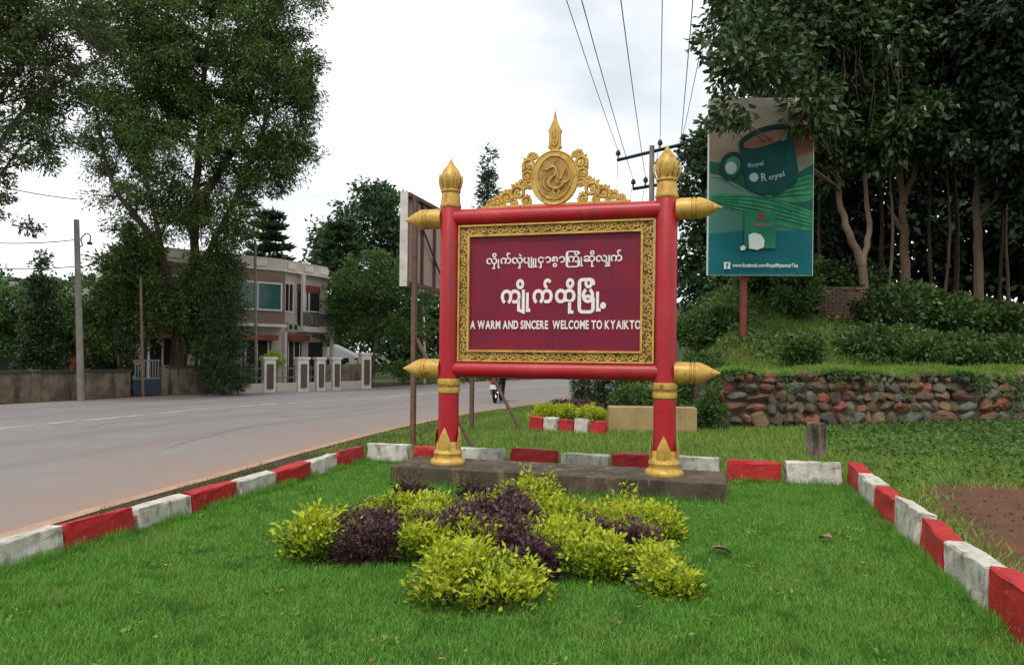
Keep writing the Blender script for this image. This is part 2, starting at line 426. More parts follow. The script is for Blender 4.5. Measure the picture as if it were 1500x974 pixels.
# bank behind the stone wall
WX0 = 4.15
def wall_y(x): return 15.0+0.225*(x-4.2)
def sst(a, b, x):
    t = min(1, max(0, (x-a)/(b-a))); return t*t*(3-2*t)
def bank_z(x, y):
    d = (y-wall_y(x))*.976
    if d < 0: return -0.05
    z = 1.14+0.10*min(d, 1)+2.25*sst(2.0, 6.8, d)+0.5*sst(9, 20, d)
    s_ = sst(-0.1, 2.4, x-3.4-0.12*d) if d > 0.35 else (1 if x > WX0 else 0)
    if x > WX0 and d < 2.5: s_ = max(s_, sst(0, .9, x-WX0+.3)*(1-sst(1.0, 2.5, d)))
    nz = 0.06*math.sin(x*2.1+y*.7)+0.05*math.sin(x*.9-y*1.9)+.03*math.sin(5*x+3*y)
    return (z+nz)*s_-0.05
NX, NY = 96, 60
bv = []
for j in range(NY):
    for i in range(NX):
        x = 1.5+i*(46-1.5)/(NX-1)*((i/(NX-1))**.6*0.9+.1); d = (j/(NY-1))**1.5*38
        y = wall_y(x)+0.10+d
        bv.append((x, y, bank_z(x, y)))
bf = [(j*NX+i, j*NX+i+1, (j+1)*NX+i+1, (j+1)*NX+i) for j in range(NY-1) for i in range(NX-1)]
me = bpy.data.meshes.new('bank'); me.from_pydata(bv, [], bf); me.polygons.foreach_set('use_smooth', [True]*len(bf))
tag(obj('bank', me, 'wild_ground'), kind='structure')

# =================================================================== PLINTH AND KERBS
pb = MB()
pb.box((0, 0, .10), (3.70, .84, .235), None)
pl = pb.build('plinth', 'old_concrete', None, bevel=0.012, loc=UVW(-1.61, 7.99))
pl.rotation_euler = (0, 0, -YAW)
tag(pl, 'long weathered concrete plinth under the two red sign posts', 'plinth')

def block_mesh(Lb, seed):
    g = np.random.default_rng(seed)
    b = MB(); h, wd = .27, .15
    x, y = Lb/2-.012, wd/2
    j = lambda s=.010: g.normal()*s
    vs = []
    for z, k in ((-.08, 1.06), (h, .94)):
        for sx, sy in ((-1, -1), (1, -1), (1, 1), (-1, 1)):
            vs.append((sx*x*(1 if z < 0 else .985)+j(), sy*y*k+j(.006), z+(j(.012) if z > 0 else 0)))
    b.add(vs, [(0, 3, 2, 1), (4, 5, 6, 7), (0, 1, 5, 4), (1, 2, 6, 5), (2, 3, 7, 6), (3, 0, 4, 7)])
    me = b.mesh('kerb_block')
    bm = bmesh.new(); bm.from_mesh(me)
    bmesh.ops.subdivide_edges(bm, edges=[e for e in bm.edges if e.calc_length() > .2], cuts=3, use_grid_fill=True)
    bmesh.ops.bevel(bm, geom=[e for e in bm.edges if len(e.link_faces) == 2 and e.calc_face_angle(0) > .8], offset=.013, segments=2, affect='EDGES', profile=.6)
    for v in bm.verts:
        edge_ = abs(v.co.z-h) < .02 or abs(abs(v.co.x)-x) < .02
        v.co += Vector((g.normal(), g.normal(), g.normal()))*(.005 if edge_ else .003)
        if edge_ and g.random() < .07: v.co *= .965
    bm.to_mesh(me); bm.free()
    me.polygons.foreach_set('use_smooth', [False]*len(me.polygons))
    return me
def kerb(label, p0, p1, n, first_red, gap=0.0, zs=1.0, jit=.01, base_z=0.0):
    p0, p1 = Vector(p0), Vector(p1)
    d = p1-p0; Lb = d.length/n; ang = math.atan2(d.y, d.x)
    t = thing('garden_kerb', label, 'kerb', (p0.x, p0.y, 0), 0)
    cache = {}
    for i in range(n):
        red = (i % 2 == 0) == first_red
        k = (red, i % 3)
        if k not in cache:
            me = block_mesh(Lb-gap, 11+i); me.materials.append(MATS['kerb_red' if red else 'kerb_white']); cache[k] = me
        o = bpy.data.objects.new('kerb_block', cache[k])
        c_ = d*((i+.5)/n)
        o.location = (c_.x+random.gauss(0, jit), c_.y+random.gauss(0, jit), random.gauss(0, .012)+base_z)
        o.rotation_euler = (random.gauss(0, .03), random.gauss(0, .018), ang+random.gauss(0, .028))
        o.scale = (1, 1, zs)
        link(o, t)
    return t
kerb('row of red and white kerb blocks on the road side of the lawn', UVW(U0-.08, 2.2), UVW(U0-.08, 8.98), 10, False, zs=.74)
kerb('row of red and white kerb blocks behind the plinth', UVW(U0+.0, V1+.06), UVW(U1-.10, V1+.06), 9, False, gap=.045, zs=.97)
kerb('row of red and white kerb blocks beside the bare red soil', UVW(U1-.01, V1+.10), UVW(U1-.01, 1.90), 10, True, zs=.97)

# =================================================================== WELCOME SIGN
SB = UVW(-1.66, 7.99, .2175)
sign = thing('welcome_sign', 'tall red and gold welcome sign with gilded crest on the concrete plinth', 'sign', SB, -YAW)
PX = 1.25
def lotus_petals(r0, r1, h, n, z0, wk=.62, ridge=.022):
    m = MB()
    for k in range(n):
        a = 2*math.pi*k/n+math.pi/n*0 - math.pi/2
        pts = []
        prof = [(0, .30), (.25, .42), (.5, .36), (.75, .19), (1, .02)]
        for t_, wd in prof:
            r_ = r0+(r1-r0)*t_+.014*math.sin(t_*math.pi)
            hw = wd*h*wk/ max(r_, .05) * .5
            for s_ in (-1, 0, 1):
                rr = r_+(ridge if s_ == 0 else .004)
                pts.append((rr*math.cos(a+s_*hw), rr*math.sin(a+s_*hw), z0+h*t_))
        fs = []
        for i in range(4):
            for j in range(2): fs.append((i*3+j, i*3+j+1, i*3+j+4, i*3+j+3))
        m.add(pts, fs)
    return m
for s in (-1, 1):
    p = MB().lathe([(.124, .02), (.121, .6), (.119, 1.6), (.117, 3.0), (.105, 3.02)], 28, (s*PX, 0, 0)).build('post', 'red_paint', sign, smooth=True)
    # lotus foot
    MB().lathe([(.205, 0), (.21, .02), (.20, .045), (.165, .07), (.16, .10), (.172, .125), (.165, .15), (.150, .17), (.148, .21), (.140, .24), (.126, .26)], 28, (s*PX, 0, 0)).build('lotus_base', 'gold_paint', p, smooth=True)
    q = lotus_petals(.146, .125, .30, 4, .13, 1.35, .012); q.v = [(x+s*PX, y, z) for x, y, z in q.v]
    q.build('lotus_petals', 'gold_paint', p)
    # bands
    for k, (z0, z1) in enumerate(((.825, .90), (.918, 1.0))):
        MB().lathe([(.118, z0), (.131, z0+.008), (.136, (z0+z1)/2), (.131, z1-.008), (.118, z1)], 28, (s*PX, 0, 0)).build('gold_band', 'gold_paint', p, smooth=True)
    MB().lathe([(.128, .898), (.128, .92)], 28, (s*PX, 0, 0)).build('groove', 'gold_dark', p, smooth=True)
    # finial
    f_ = MB().lathe([(.116, 3.0), (.125, 3.01), (.128, 3.03), (.117, 3.06), (.110, 3.14), (.102, 3.18), (.118, 3.195), (.118, 3.21), (.100, 3.225), (.108, 3.25), (.126, 3.31), (.122, 3.38), (.095, 3.45), (.052, 3.505), (.022, 3.55), (.004, 3.59)], 24, (s*PX, 0, 0)).build('finial', 'gold_paint', p, smooth=True)
    q = lotus_petals(.104, .128, .16, 8, 3.225); q.v = [(x+s*PX, y, z) for x, y, z in q.v]
    q.build('lotus_bud', 'gold_paint', p)
for z, r_, nm in ((2.885, .102, 'rail'), (1.11, .096, 'rail')):
    ra = MB().tube([(-PX, 0, z), (-.4, 0, z), (.4, 0, z), (PX, 0, z)], r_, 24).build(nm, 'red_paint', sign, smooth=True)
    for s in (-1, 1):
        prof = [(.112, .10), (.118, .14), (.116, .26), (.106, .268), (.106, .276), (.118, .284), (.118, .300), (.106, .308), (.106, .316), (.118, .324), (.113, .37), (.088, .43), (.05, .50), (.02, .555), (.004, .585)]
        MB().lathe([(a, b) for a, b in prof], 24, (s*(PX), 0, z), 'x' if s > 0 else '-x').build('rail_end', 'gold_paint', ra, smooth=True)

# panel: tiles in a gilded frame
FX, FZ0, FZ1, FW = 1.128, 1.205, 2.785, .130
pan = MB().box((0, .02, (FZ0+FZ1)/2), (2*FX-.02, .05, FZ1-FZ0-.02)).build('panel', 'grout', sign)
nx_, nz_ = 6, 4
tw, th = (2*FX-2*FW)/nx_, (FZ1-FZ0-2*FW)/nz_
tile_me = MB().box((0, 0, 0), (tw-.0010, .012, th-.0010)).mesh('tile'); tile_me.materials.append(MATS['maroon_tile'])
for i in range(nx_):
    for k in range(nz_):
        o = bpy.data.objects.new('tile', tile_me)
        o.location = (-FX+FW+(i+.5)*tw, -.008+random.gauss(0, .0006), FZ0+FW+(k+.5)*th)
        o.rotation_euler = (random.gauss(0, .002), 0, random.gauss(0, .002)); link(o, pan)
fr = thing('gilded_frame', None, None); fr.parent = sign
def moulding(x0, z0, x1, z1, wd, y0, y1, name, m):
    """rectangular ring; sides butt against top and bottom"""
    b = MB()
    b.box(((x0+x1)/2, (y0+y1)/2, z0+wd/2), (x1-x0, y1-y0, wd)); b.box(((x0+x1)/2, (y0+y1)/2, z1-wd/2), (x1-x0, y1-y0, wd))
    b.box((x0+wd/2, (y0+y1)/2, (z0+z1)/2), (wd, y1-y0, z1-z0-2*wd)); b.box((x1-wd/2, (y0+y1)/2, (z0+z1)/2), (wd, y1-y0, z1-z0-2*wd))
    return b.build(name, m, fr)
moulding(-FX, FZ0, FX, FZ1, FW, -.035, -.006, 'frame_board', 'frame_ground')
moulding(-FX-.003, FZ0-.003, FX+.003, FZ1+.003, .020, -.062, -.005, 'outer_moulding', 'gold_paint')
moulding(-FX+FW-.020, FZ0+FW-.020, FX-FW+.006, FZ1-FW+.020, .024, -.058, -.004, 'inner_moulding', 'gold_paint')
# scrollwork: curls and leaves along the four sides
scb = MB(); g = np.random.default_rng(3)
def curl(cx, cz, r_, a0, turns, sgn, y=-.040, tr=.008, m=None, n=12):
    pts = []; rad = []
    for i in range(n+1):
        t_ = i/n; a = a0+sgn*turns*2*math.pi*t_; rr = r_*(1-.78*t_)
        pts.append((cx+rr*math.cos(a), y, cz+rr*math.sin(a))); rad.append(tr*(1.0-.35*t_))
    m.tube(pts, rad, 5)
def leafp(cx, cz, ln, wd, a, y, m):
    ca, sa = math.cos(a), math.sin(a)
    q = [(0, 0), (.35*ln, .5*wd), (ln, 0), (.35*ln, -.5*wd)]
    q = [(cx+x*ca-z*sa, cz+x*sa+z*ca) for x, z in q]
    b = [(x, y+.012, z) for x, z in q]; mid = (cx+.4*ln*ca, y-.006, cz+.4*ln*sa)
    m.add(b+[mid], [(0, 1, 4), (1, 2, 4), (2, 3, 4), (3, 0, 4)])
def run(x0, z0, x1, z1):
    L0 = math.hypot(x1-x0, z1-z0); n = int(L0/.062); a = math.atan2(z1-z0, x1-x0)
    for i in range(n):
        t_ = (i+.5)/n; x, z = x0+(x1-x0)*t_, z0+(z1-z0)*t_; s_ = 1 if i % 2 else -1
        ox, oz = -math.sin(a)*s_*.010, math.cos(a)*s_*.010
        curl(x+ox, z+oz, .034, a+(math.pi if s_ > 0 else 0), .95, s_, m=scb, tr=.0105)
        leafp(x-ox*2.1, z-oz*2.1, .042, .024, a+s_*.9, -.040, scb)
        leafp(x-ox*1.2, z-oz*1.2, .040, .022, a+math.pi-s_*.8, -.040, scb)
hx, mz0, mz1 = FX-.06, FZ0+.06, FZ1-.06
run(-hx+.04, mz1, hx-.04, mz1); run(-hx+.04, mz0, hx-.04, mz0); run(-hx, mz0+.03, -hx, mz1-.03); run(hx, mz0+.03, hx, mz1-.03)
tag(scb.build('scrollwork', 'gold_paint', fr, smooth=True), kind='stuff')

# lettering -----------------------------------------------------------
def glyph(txt, bold):
    cu = bpy.data.curves.new('letters', 'FONT'); cu.body = txt; cu.size = 1; cu.extrude = .03; cu.offset = bold; cu.resolution_u = 4
    o = bpy.data.objects.new('letters', cu); COL.objects.link(o)
    bpy.context.view_layer.update()
    dg = bpy.context.evaluated_depsgraph_get()
    me = bpy.data.meshes.new_from_object(o.evaluated_get(dg)); bpy.data.objects.remove(o); bpy.data.curves.remove(cu)
    v = np.empty(len(me.vertices)*3, np.float32); me.vertices.foreach_get('co', v)
    f = [tuple(p.vertices) for p in me.polygons]; bpy.data.meshes.remove(me)
    return v.reshape(-1, 3), f
def bar(x0, x1, y0, y1): 
    b = MB().box(((x0+x1)/2, (y0+y1)/2, 0), (x1-x0, y1-y0, .06)); return np.array([tuple(q) for q in b.v], float), b.f
def cluster(spec, bold):
    """visual assembly: 's:<txt>' set text in font order, '(' wraps the consonant, 'U' tall hook, 'UU' double"""
    vs, fs = np.zeros((0, 3)), []; kz_ = [0]
    def put(v, f):
        nonlocal vs
        v = np.array(v, float); v[:, 2] += .004*kz_[0]; kz_[0] += 1
        b = len(vs); vs = np.concatenate([vs, v]); fs.extend([tuple(i+b for i in q) for q in f])
    th_ = .075+2*bold
    for it in spec:
        if it[0] == 's': put(*glyph(it[2:], bold))
        elif it == '(':
            v, f = glyph('\u103c', bold); v = v.copy()
            x0, x1 = vs[:, 0].min(), vs[:, 0].max()
            v[:, 0] = (v[:, 0]-v[:, 0].min())/(np.ptp(v[:, 0]))*(x1-x0+2*.13)+x0-.13-th_*.6
            put(v, f)
        elif it in ('U', 'UU'):
            x = vs[:, 0].max()+.07
            for k in range(len(it)):
                put(*bar(x, x+th_, -.42, .44)); put(*bar(x+th_, x+th_+.09, -.42, -.42+th_)); x += th_+.10
        elif it[0] == 'd':                    # aukmyit dot under the tall hook
            v, f = glyph('\u1037', bold); v = v.copy(); v[:, 0] += vs[:, 0].max()-v[:, 0].min()-.02; v[:, 1] += -.16-v[:, 1].mean(); put(v, f)
    return vs, fs
def set_line(clusters, name, x0, x1, zb, bold, gap, hscale=None, m='letter_white', parent=None, y=-.0165, depth=.012, split=False, tall=1.0):
    vs, fs, x = [], [], 0.0; b = 0; cuts = [(0, 0)]
    for c_ in clusters:
        if c_ is None:
            x += gap*3
            if split and cuts[-1][0] != b: cuts.append((b, len(fs)))
            continue
        v, f = cluster(c_, bold) if isinstance(c_, (list, tuple)) else glyph(c_, bold)
        v = v.copy(); v[:, 0] += x-v[:, 0].min(); x = v[:, 0].max()+gap
        vs.append(v); fs += [tuple(i+b for i in q) for q in f]; b += len(v)
    v = np.concatenate(vs); W_ = np.ptp(v[:, 0]); k = (x1-x0)/W_; kz = (hscale or k)*tall
    P3 = np.stack([v[:, 0]*k+x0, y+(-v[:, 2]/.03*depth*.5), v[:, 1]*kz+zb], 1)
    if split:
        hold = bpy.data.objects.new(name, None); link(hold, parent or sign); cuts.append((b, len(fs)))
        for (v0, f0), (v1, f1) in zip(cuts[:-1], cuts[1:]):
            me = bpy.data.meshes.new('word'); me.from_pydata([tuple(q) for q in P3[v0:v1]], [], [tuple(i-v0 for i in q) for q in fs[f0:f1]])
            obj('word', me, m, hold)
        return hold
    me = bpy.data.meshes.new(name); me.from_pydata([tuple(q) for q in P3], [], fs)
    bm = bmesh.new(); bm.from_mesh(me); bmesh.ops.recalc_face_normals(bm, faces=bm.faces); bm.to_mesh(me); bm.free()
    return obj(name, me, m, parent or sign)
la, ka = '\u101c', '\u1000'
LINE1 = [['s:လှိ', 'U'], ['s:က်'], ['s:လှဲ'], ['s:ပျ', 'UU'], ['s:ငှ'], ['s:ာ'], ['s:စွ'], ['s:ာ'], ['s:ကိ', '(', 'U'], ['s:ဆို'], ['s:လျှ'], ['s:က်']]
LINE2 = [['s:ကျိ', 'U'], ['s:က်'], ['s:ထို'], ['s:မိ', '(', 'U', 'd']]
def pz(py, z_of=lambda py: (690-py)/129.0): return z_of(py)
PXW = lambda px: (px-815)/ (129.0*CU)       # rough horizontal place on the panel
l1 = set_line(LINE1, 'burmese_greeting', -.795, .775, 2.335, .020, .055)
l2 = set_line(LINE2, 'burmese_town_name', -.615, .60, 1.885, .036, .12, tall=1.2)
words = ['A', None, *'WARM', None, *'AND', None, *'SINCERE', None, None, *'WELCOME', None, *'TO', None, *'KYAIKTO']
l3 = set_line(list(words), 'english_greeting', -.985, .985, 1.585, .030, .09, hscale=.132, split=True)
tag(l1, 'Burmese greeting in white raised letters'); tag(l2, 'Burmese town name in large white raised letters'); tag(l3, 'white capital letters reading A WARM AND SINCERE WELCOME TO KYAIKTO')

# crest ----------------------------------------------------------------
CZ = 3.295
def oval(a, b, n=36): return [(a*math.cos(2*math.pi*i/n), CZ+b*math.sin(2*math.pi*i/n)) for i in range(n)]
crest = thing('crest', None, None); crest.parent = sign
MB().plate(oval(.275, .310), -.03, .03).build('medallion', 'gold_paint', crest, bevel=.012)
def ringtube(a, b, y, tr):
    m_ = MB(); m_.tube([(x, y, z) for x, z in oval(a, b, 40)+[oval(a, b, 40)[0]]], tr, 6, cap=False); return m_
ringtube(.198, .246, -.034, .013).build('medallion_ring', 'gold_paint', crest, smooth=True)
ringtube(.268, .302, -.026, .012).build('medallion_rim', 'gold_paint', crest, smooth=True)
MB().plate(oval(.19, .238), -.036, -.02).build('medallion_field', 'gold_dark', crest)
# relief of a crested winged beast: S-curved neck and body, wings, tail plumes, legs on a ground line
rel = MB()
def T(pts, r0, r1, n=5):   # picture coords of the crest detail -> local
    q = [((x-622)/6.495/125., -.040, CZ+(645-y)/6.495/129.) for x, y in pts]
    s_ = spline(q, 4); k = len(s_)
    rel.tube([Vector(p) for p in s_], [r0+(r1-r0)*i/(k-1) for i in range(k)], 6, flat=1.2)
T([(545, 575), (575, 560), (612, 545), (632, 560), (640, 590), (625, 630), (600, 650), (575, 690), (585, 730), (640, 755), (690, 735), (715, 700)], .010, .020)
T([(612, 545), (610, 520), (632, 490)], .011, .004); T([(600, 540), (590, 512), (600, 500)], .008, .003)
T([(545, 575), (530, 560), (520, 575)], .007, .003)
T([(640, 590), (655, 640), (640, 690), (690, 700)], .014, .012)
for k in range(5): T([(655+8*k, 690-6*k), (680+10*k, 640-14*k), (690+12*k, 590-12*k), (700+8*k, 545-6*k+10*abs(k-2))], .011, .005)
T([(715, 700), (750, 690), (765, 640), (755, 590), (735, 560), (715, 545), (700, 510)], .014, .006)
T([(540, 640), (525, 690), (540, 740), (580, 770)], .009, .005); T([(560, 640), (535, 650), (528, 630)], .007, .003)
T([(620, 750), (615, 790), (640, 815), (605, 825)], .015, .009); T([(660, 750), (670, 790), (655, 820), (690, 825)], .015, .009)
T([(585, 842), (640, 838), (680, 842)], .010, .006)
for k in range(3): T([(640+20*k, 700+8*k), (650+22*k, 715+4*k), (665+22*k, 705)], .008, .004)
rel.build('beast_relief', 'gold_paint', crest, smooth=True)
# top spire
sp = MB()
sp.plate([(-.045, 3.585), (-.055, 3.60), (-.055, 3.625), (-.080, 3.64), (-.068, 3.67), (-.066, 3.80), (-.078, 3.83), (-.04, 3.90), (-.017, 3.96), (0, 4.06), (.017, 3.96), (.04, 3.90), (.078, 3.83), (.066, 3.80), (.068, 3.67), (.080, 3.64), (.055, 3.625), (.055, 3.60), (.045, 3.585)], -.03, .03)
sp.build('spire', 'gold_paint', crest, bevel=.008)
u_ = MB(); u_.tube([Vector(q) for q in spline([(-.032, -.036, 3.82), (-.032, -.036, 3.70), (0, -.036, 3.655), (.032, -.036, 3.70), (.032, -.036, 3.82)], 4)], .009, 6)
u_.tube([(0, -.036, 3.70), (0, -.036, 3.86)], .010, 6)
u_.build('spire_relief', 'gold_paint', crest, smooth=True)
# scrolls either side: each is a curl with a foot and leaves
def scroll(cx, cz, r_, sgn, tr, nm='scroll', up=1):
    m_ = MB(); n = 22; pts = []; rad = []
    for i in range(n+1):
        t_ = i/n; a = math.pi*.5*up+sgn*(-.75+2.9*t_)*math.pi; rr = r_*(1.05-.8*t_)
        pts.append((cx+rr*math.cos(a), 0, cz+rr*math.sin(a))); rad.append(tr*(1.5-.6*t_))
    m_.tube(pts, rad, 7, flat=1.3)
    m_.lathe([(.004, -.02), (tr*1.5, -.012), (tr*1.5, .012), (.004, .02)], 8, (cx, 0, cz), 'y')
    for k in range(4):
        a = math.pi*.5+sgn*(-.5+.45*k); leafp(cx+r_*.95*math.cos(a), cz+r_*.95*math.sin(a), r_*.75, r_*.62, a-.5*sgn, -.014, m_)
    return m_.build(nm, 'gold_paint', crest, smooth=True)
for s in (-1, 1):
    scroll(s*.300, 3.46, .070, s, .016); scroll(s*.325, 3.335, .062, -s, .015); scroll(s*.270, 3.545, .045, s, .012)
    scroll(s*.300, 3.225, .060, s, .014); scroll(s*.375, 3.235, .050, -s, .013); scroll(s*.235, 3.545, .035, -s, .011)
    scroll(s*.425, 3.145, .088, s, .018); scroll(s*.335, 3.050, .055, -s, .014)
    scroll(s*.560, 3.095, .072, s, .016); scroll(s*.480, 3.035, .042, -s, .012)
    scroll(s*.670, 3.060, .052, s, .013); scroll(s*.760, 3.035, .036, s, .011); scroll(s*.610, 3.02, .03, -s, .010)
    b = MB(); b.tube([Vector(q) for q in spline([(s*.27, .0, 3.20), (s*.33, .0, 3.235), (s*.47, .0, 3.16), (s*.60, .0, 3.11), (s*.72, .0, 3.05), (s*.83, .0, 3.0)], 4)], .013, 6)
    b.build('scroll_stem', 'gold_paint', crest, smooth=True)
    b = MB()
    for k in range(11): leafp(s*(.36+.043*k), 3.165-.021*k, .085, .045, math.pi/2-s*(.35+.1*(k % 2)), -.01, b)
    b.build('scroll_leaves', 'gold_paint', crest)
MB().box((0, 0, 2.992), (1.72, .05, .03)).build('crest_base', 'gold_paint', crest)
for o in (fr, crest):
    for k in ('label', 'category'):
        if k in o: del o[k]

# =================================================================== STONE WALL AND BANK FURNITURE
mat('mortar', (0.085, 0.062, 0.044), (0.045, 0.034, 0.025), 4, c3=(0.04, 0.055, 0.02), s3=3, rough=1.0, bump=0.8, bscale=20)
mat('stone', (0.2, 0.1, 0.06), c2=(0.050, 0.038, 0.027), scale=6, lo=0.48, hi=0.74, c3=(0.055, 0.062, 0.028), s3=2.6, lo3=0.56, hi3=0.70, rough=0.95, bump=0.9, bscale=18,
    objrand=[(0.150, 0.080, 0.052), (0.105, 0.075, 0.052), (0.125, 0.098, 0.068), (0.230, 0.072, 0.046), (0.185, 0.115, 0.066), (0.070, 0.058, 0.045), (0.120, 0.130, 0.090), (0.205, 0.098, 0.054), (0.090, 0.078, 0.060), (0.130, 0.060, 0.042)])
wt = thing('stone_wall', 'low rubble stone retaining wall holding the grassy bank', 'wall', (WX0, wall_y(WX0), 0))
wx = [WX0+i*.5 for i in range(34)]
mb = MB()
for i in range(len(wx)-1):
    x0, x1 = wx[i], wx[i+1]; y0, y1 = wall_y(x0), wall_y(x1)
    B = [(x0-WX0, y0-wall_y(WX0)+.10), (x1-WX0, y1-wall_y(WX0)+.10)]
    h0, h1 = 1.13+.05*math.sin(x0*3), 1.13+.05*math.sin(x1*3)
    mb.add([(B[0][0], B[0][1], -.1), (B[1][0], B[1][1], -.1), (B[1][0], B[1][1]+.12, h1), (B[0][0], B[0][1]+.12, h0),
            (B[1][0], B[1][1]+.6, h1+.02), (B[0][0], B[0][1]+.6, h0+.02)], [(0, 1, 2, 3), (3, 2, 4, 5)])
mb.add([(0, .10, -.1), (0, .22, 1.10), (-.1, .9, 1.0), (-.1, .9, -.1)], [(0, 1, 2, 3)])
mb.build('mortar', 'mortar', wt)
stone_me = []
for k in range(9):
    bm = bmesh.new(); bmesh.ops.create_icosphere(bm, subdivisions=2, radius=1)
    g = np.random.default_rng(40+k); dirs = unit(12, g); dd = g.uniform(.50, .86, 12)
    for v in bm.verts:
        p = np.array(v.co)
        for q, h in zip(dirs, dd):
            e = p.dot(q)-h
            if e > 0: p = p-q*e*.97
        v.co = p*(1+g.normal()*.03)
    me = bpy.data.meshes.new('stone'); bm.to_mesh(me); bm.free(); me.materials.append(MATS['stone'])
    stone_me.append(me)
z = .02; cnt = 0; hs = [.27, .25, .22, .23, .20]
for r_, h in enumerate(hs):
    x = WX0+random.uniform(-.1, .1)
    while x < 14.2 and cnt < 290:
        wd = h*random.choice((.7, .9, 1.1, 1.4, 1.8, 2.4)); hh = h*random.uniform(.7, 1.35)
        o = bpy.data.objects.new('stone', random.choice(stone_me))
        cx = x+wd/2; zc = z+h/2+random.gauss(0, .025)
        o.location = (cx-WX0, wall_y(cx)-wall_y(WX0)+.10+.12*zc/1.1, zc)
        o.scale = (wd*.62, .13+random.random()*.07, hh*.64)
        o.rotation_euler = (random.gauss(0, .1), random.gauss(0, .18), .22+random.gauss(0, .12)+random.choice((0, math.pi)))
        link(o, wt); x += wd*random.uniform(.94, 1.02); cnt += 1
    z += h*.98

mat('stump', (0.24, 0.19, 0.15), (0.07, 0.05, 0.038), 5, c3=(0.035, 0.028, 0.022), s3=6, lo3=.5, hi3=.65, stretch3=(1, 1, .25), rough=0.95, bump=0.7, bscale=20)
# concrete stump behind the kerb corner
b = MB(); g = np.random.default_rng(5)
b.box((0, 0, .26), (.235, .2, .56), None, .90)
st = b.build('concrete_stump', 'stump', None, bevel=.02, loc=G(1195, 671)); st.rotation_euler = (R(2), R(-2), R(20))
tag(st, 'short square concrete stump standing behind the white kerb corner', 'post')

# ------------------------------------------------------------------ tea billboard
mat('bill_edge', (0.55, 0.57, 0.56), rough=0.5)
mat('bill_teal', (0.008, 0.115, 0.120), (0.006, 0.09, 0.105), 1, rough=0.75, spec=0.15)
mat('bill_leaf', (0.045, 0.230, 0.105), (0.020, 0.140, 0.075), 3, rough=0.75, spec=0.15)
mat('bill_leaf_dark', (0.010, 0.075, 0.050), rough=0.75, spec=0.15)
mat('bill_leaf_line', (0.006, 0.060, 0.035), rough=0.75, spec=0.15)
mat('bill_cup', (0.003, 0.040, 0.038), (0.006, 0.062, 0.056), 1.3, rough=0.75, spec=0.15)
mat('bill_rim', (0.010, 0.035, 0.035), rough=0.75, spec=0.15)
mat('bill_tea', (0.24, 0.13, 0.09), (0.17, 0.09, 0.06), 3, rough=0.75, spec=0.15)
mat('bill_print', (0.30, 0.38, 0.36), rough=0.75, spec=0.15)
mat('bill_white', (0.55, 0.60, 0.58), rough=0.75, spec=0.15)
mat('bill_pack', (0.020, 0.17, 0.085), (0.015, 0.12, 0.07), 2, rough=0.75, spec=0.15)
mat('bill_red', (0.20, 0.06, 0.035), (0.13, 0.06, 0.04), 2, rough=0.75, spec=0.15)
mat('pole_red', (0.20, 0.030, 0.026), (0.13, 0.025, 0.02), 5, rough=0.6)
# the printed photograph at the top of the poster: pale cream to brown to misty green
bm_ = bpy.data.materials.new('bill_scene'); bm_.use_nodes = True; MATS['bill_scene'] = bm_
t_ = bm_.node_tree; tcn = t_.nodes.new('ShaderNodeTexCoord'); sx = t_.nodes.new('ShaderNodeSeparateXYZ'); rp = t_.nodes.new('ShaderNodeValToRGB')
nz = t_.nodes.new('ShaderNodeTexNoise'); nz.inputs['Scale'].default_value = 1.3
ma = t_.nodes.new('ShaderNodeMath'); ma.operation = 'MULTIPLY_ADD'; ma.inputs[1].default_value = .35
t_.links.new(tcn.outputs['Generated'], sx.inputs[0]); t_.links.new(tcn.outputs['Object'], nz.inputs['Vector'])
t_.links.new(nz.outputs['Fac'], ma.inputs[0]); t_.links.new(sx.outputs['Z'], ma.inputs[2]); t_.links.new(ma.outputs[0], rp.inputs[0])
els = rp.color_ramp.elements
for i, (p_, c_) in enumerate([(.15, (.02, .11, .12)), (.45, (.03, .14, .11)), (.72, (.10, .17, .13)), (.86, (.16, .11, .075)), (1.0, (.30, .24, .17)), (1.15, (.42, .38, .32))]):
    e = els[i] if i < 2 else els.new(min(1, p_/1.2)); e.position = min(1, p_/1.2); e.color = (*c_, 1)
ms_ = t_.nodes.new('ShaderNodeMath'); ms_.operation = 'DIVIDE'; ms_.inputs[1].default_value = 1.2
t_.links.new(ma.outputs[0], ms_.inputs[0]); t_.links.new(ms_.outputs[0], rp.inputs[0])
t_.links.new(rp.outputs[0], t_.nodes['Principled BSDF'].inputs['Base Color']); t_.nodes['Principled BSDF'].inputs['Roughness'].default_value = .8

BY = 19.0
bl, br = A(1037, 403, BY), A(1189, 403, BY); bt = A(1040, 143, BY)
BW, BH, BZ = (br-bl).length, bt.z-bl.z, bl.z
bc = (bl+br)/2; bang = R(-3)
polep = A(1092, 515, BY); polep.z = bank_z(polep.x, BY)-.1
bb = thing('tea_billboard', 'tall teal billboard with a printed tea cup on a red pole', 'billboard', (bc.x, BY, 0), bang)
MB().box((0, .06, BZ+BH/2), (BW, .12, BH)).build('board', 'bill_edge', bb)
MB().box((0, -.006, BZ+BH/2), (BW-.04, .010, BH-.04)).build('poster', 'bill_scene', bb)
pole = MB().tube([(polep.x-bc.x, .22, polep.z), (polep.x-bc.x, .22, BZ+BH-.4)], .095, 14).build('pole', 'pole_red', bb, smooth=True)
for zz in (.6, 2.2, 3.8): MB().box((0, .155, BZ+zz), (BW-.3, .06, .08)).build('rear_rail', 'steel_rust', bb)
kx, kz = (BW)/ (1189-1037.), BH/(403-143.)
_ly = [0]
def bp(px, py): return ((px-1113)*kx, BZ+(403-py)*kz)
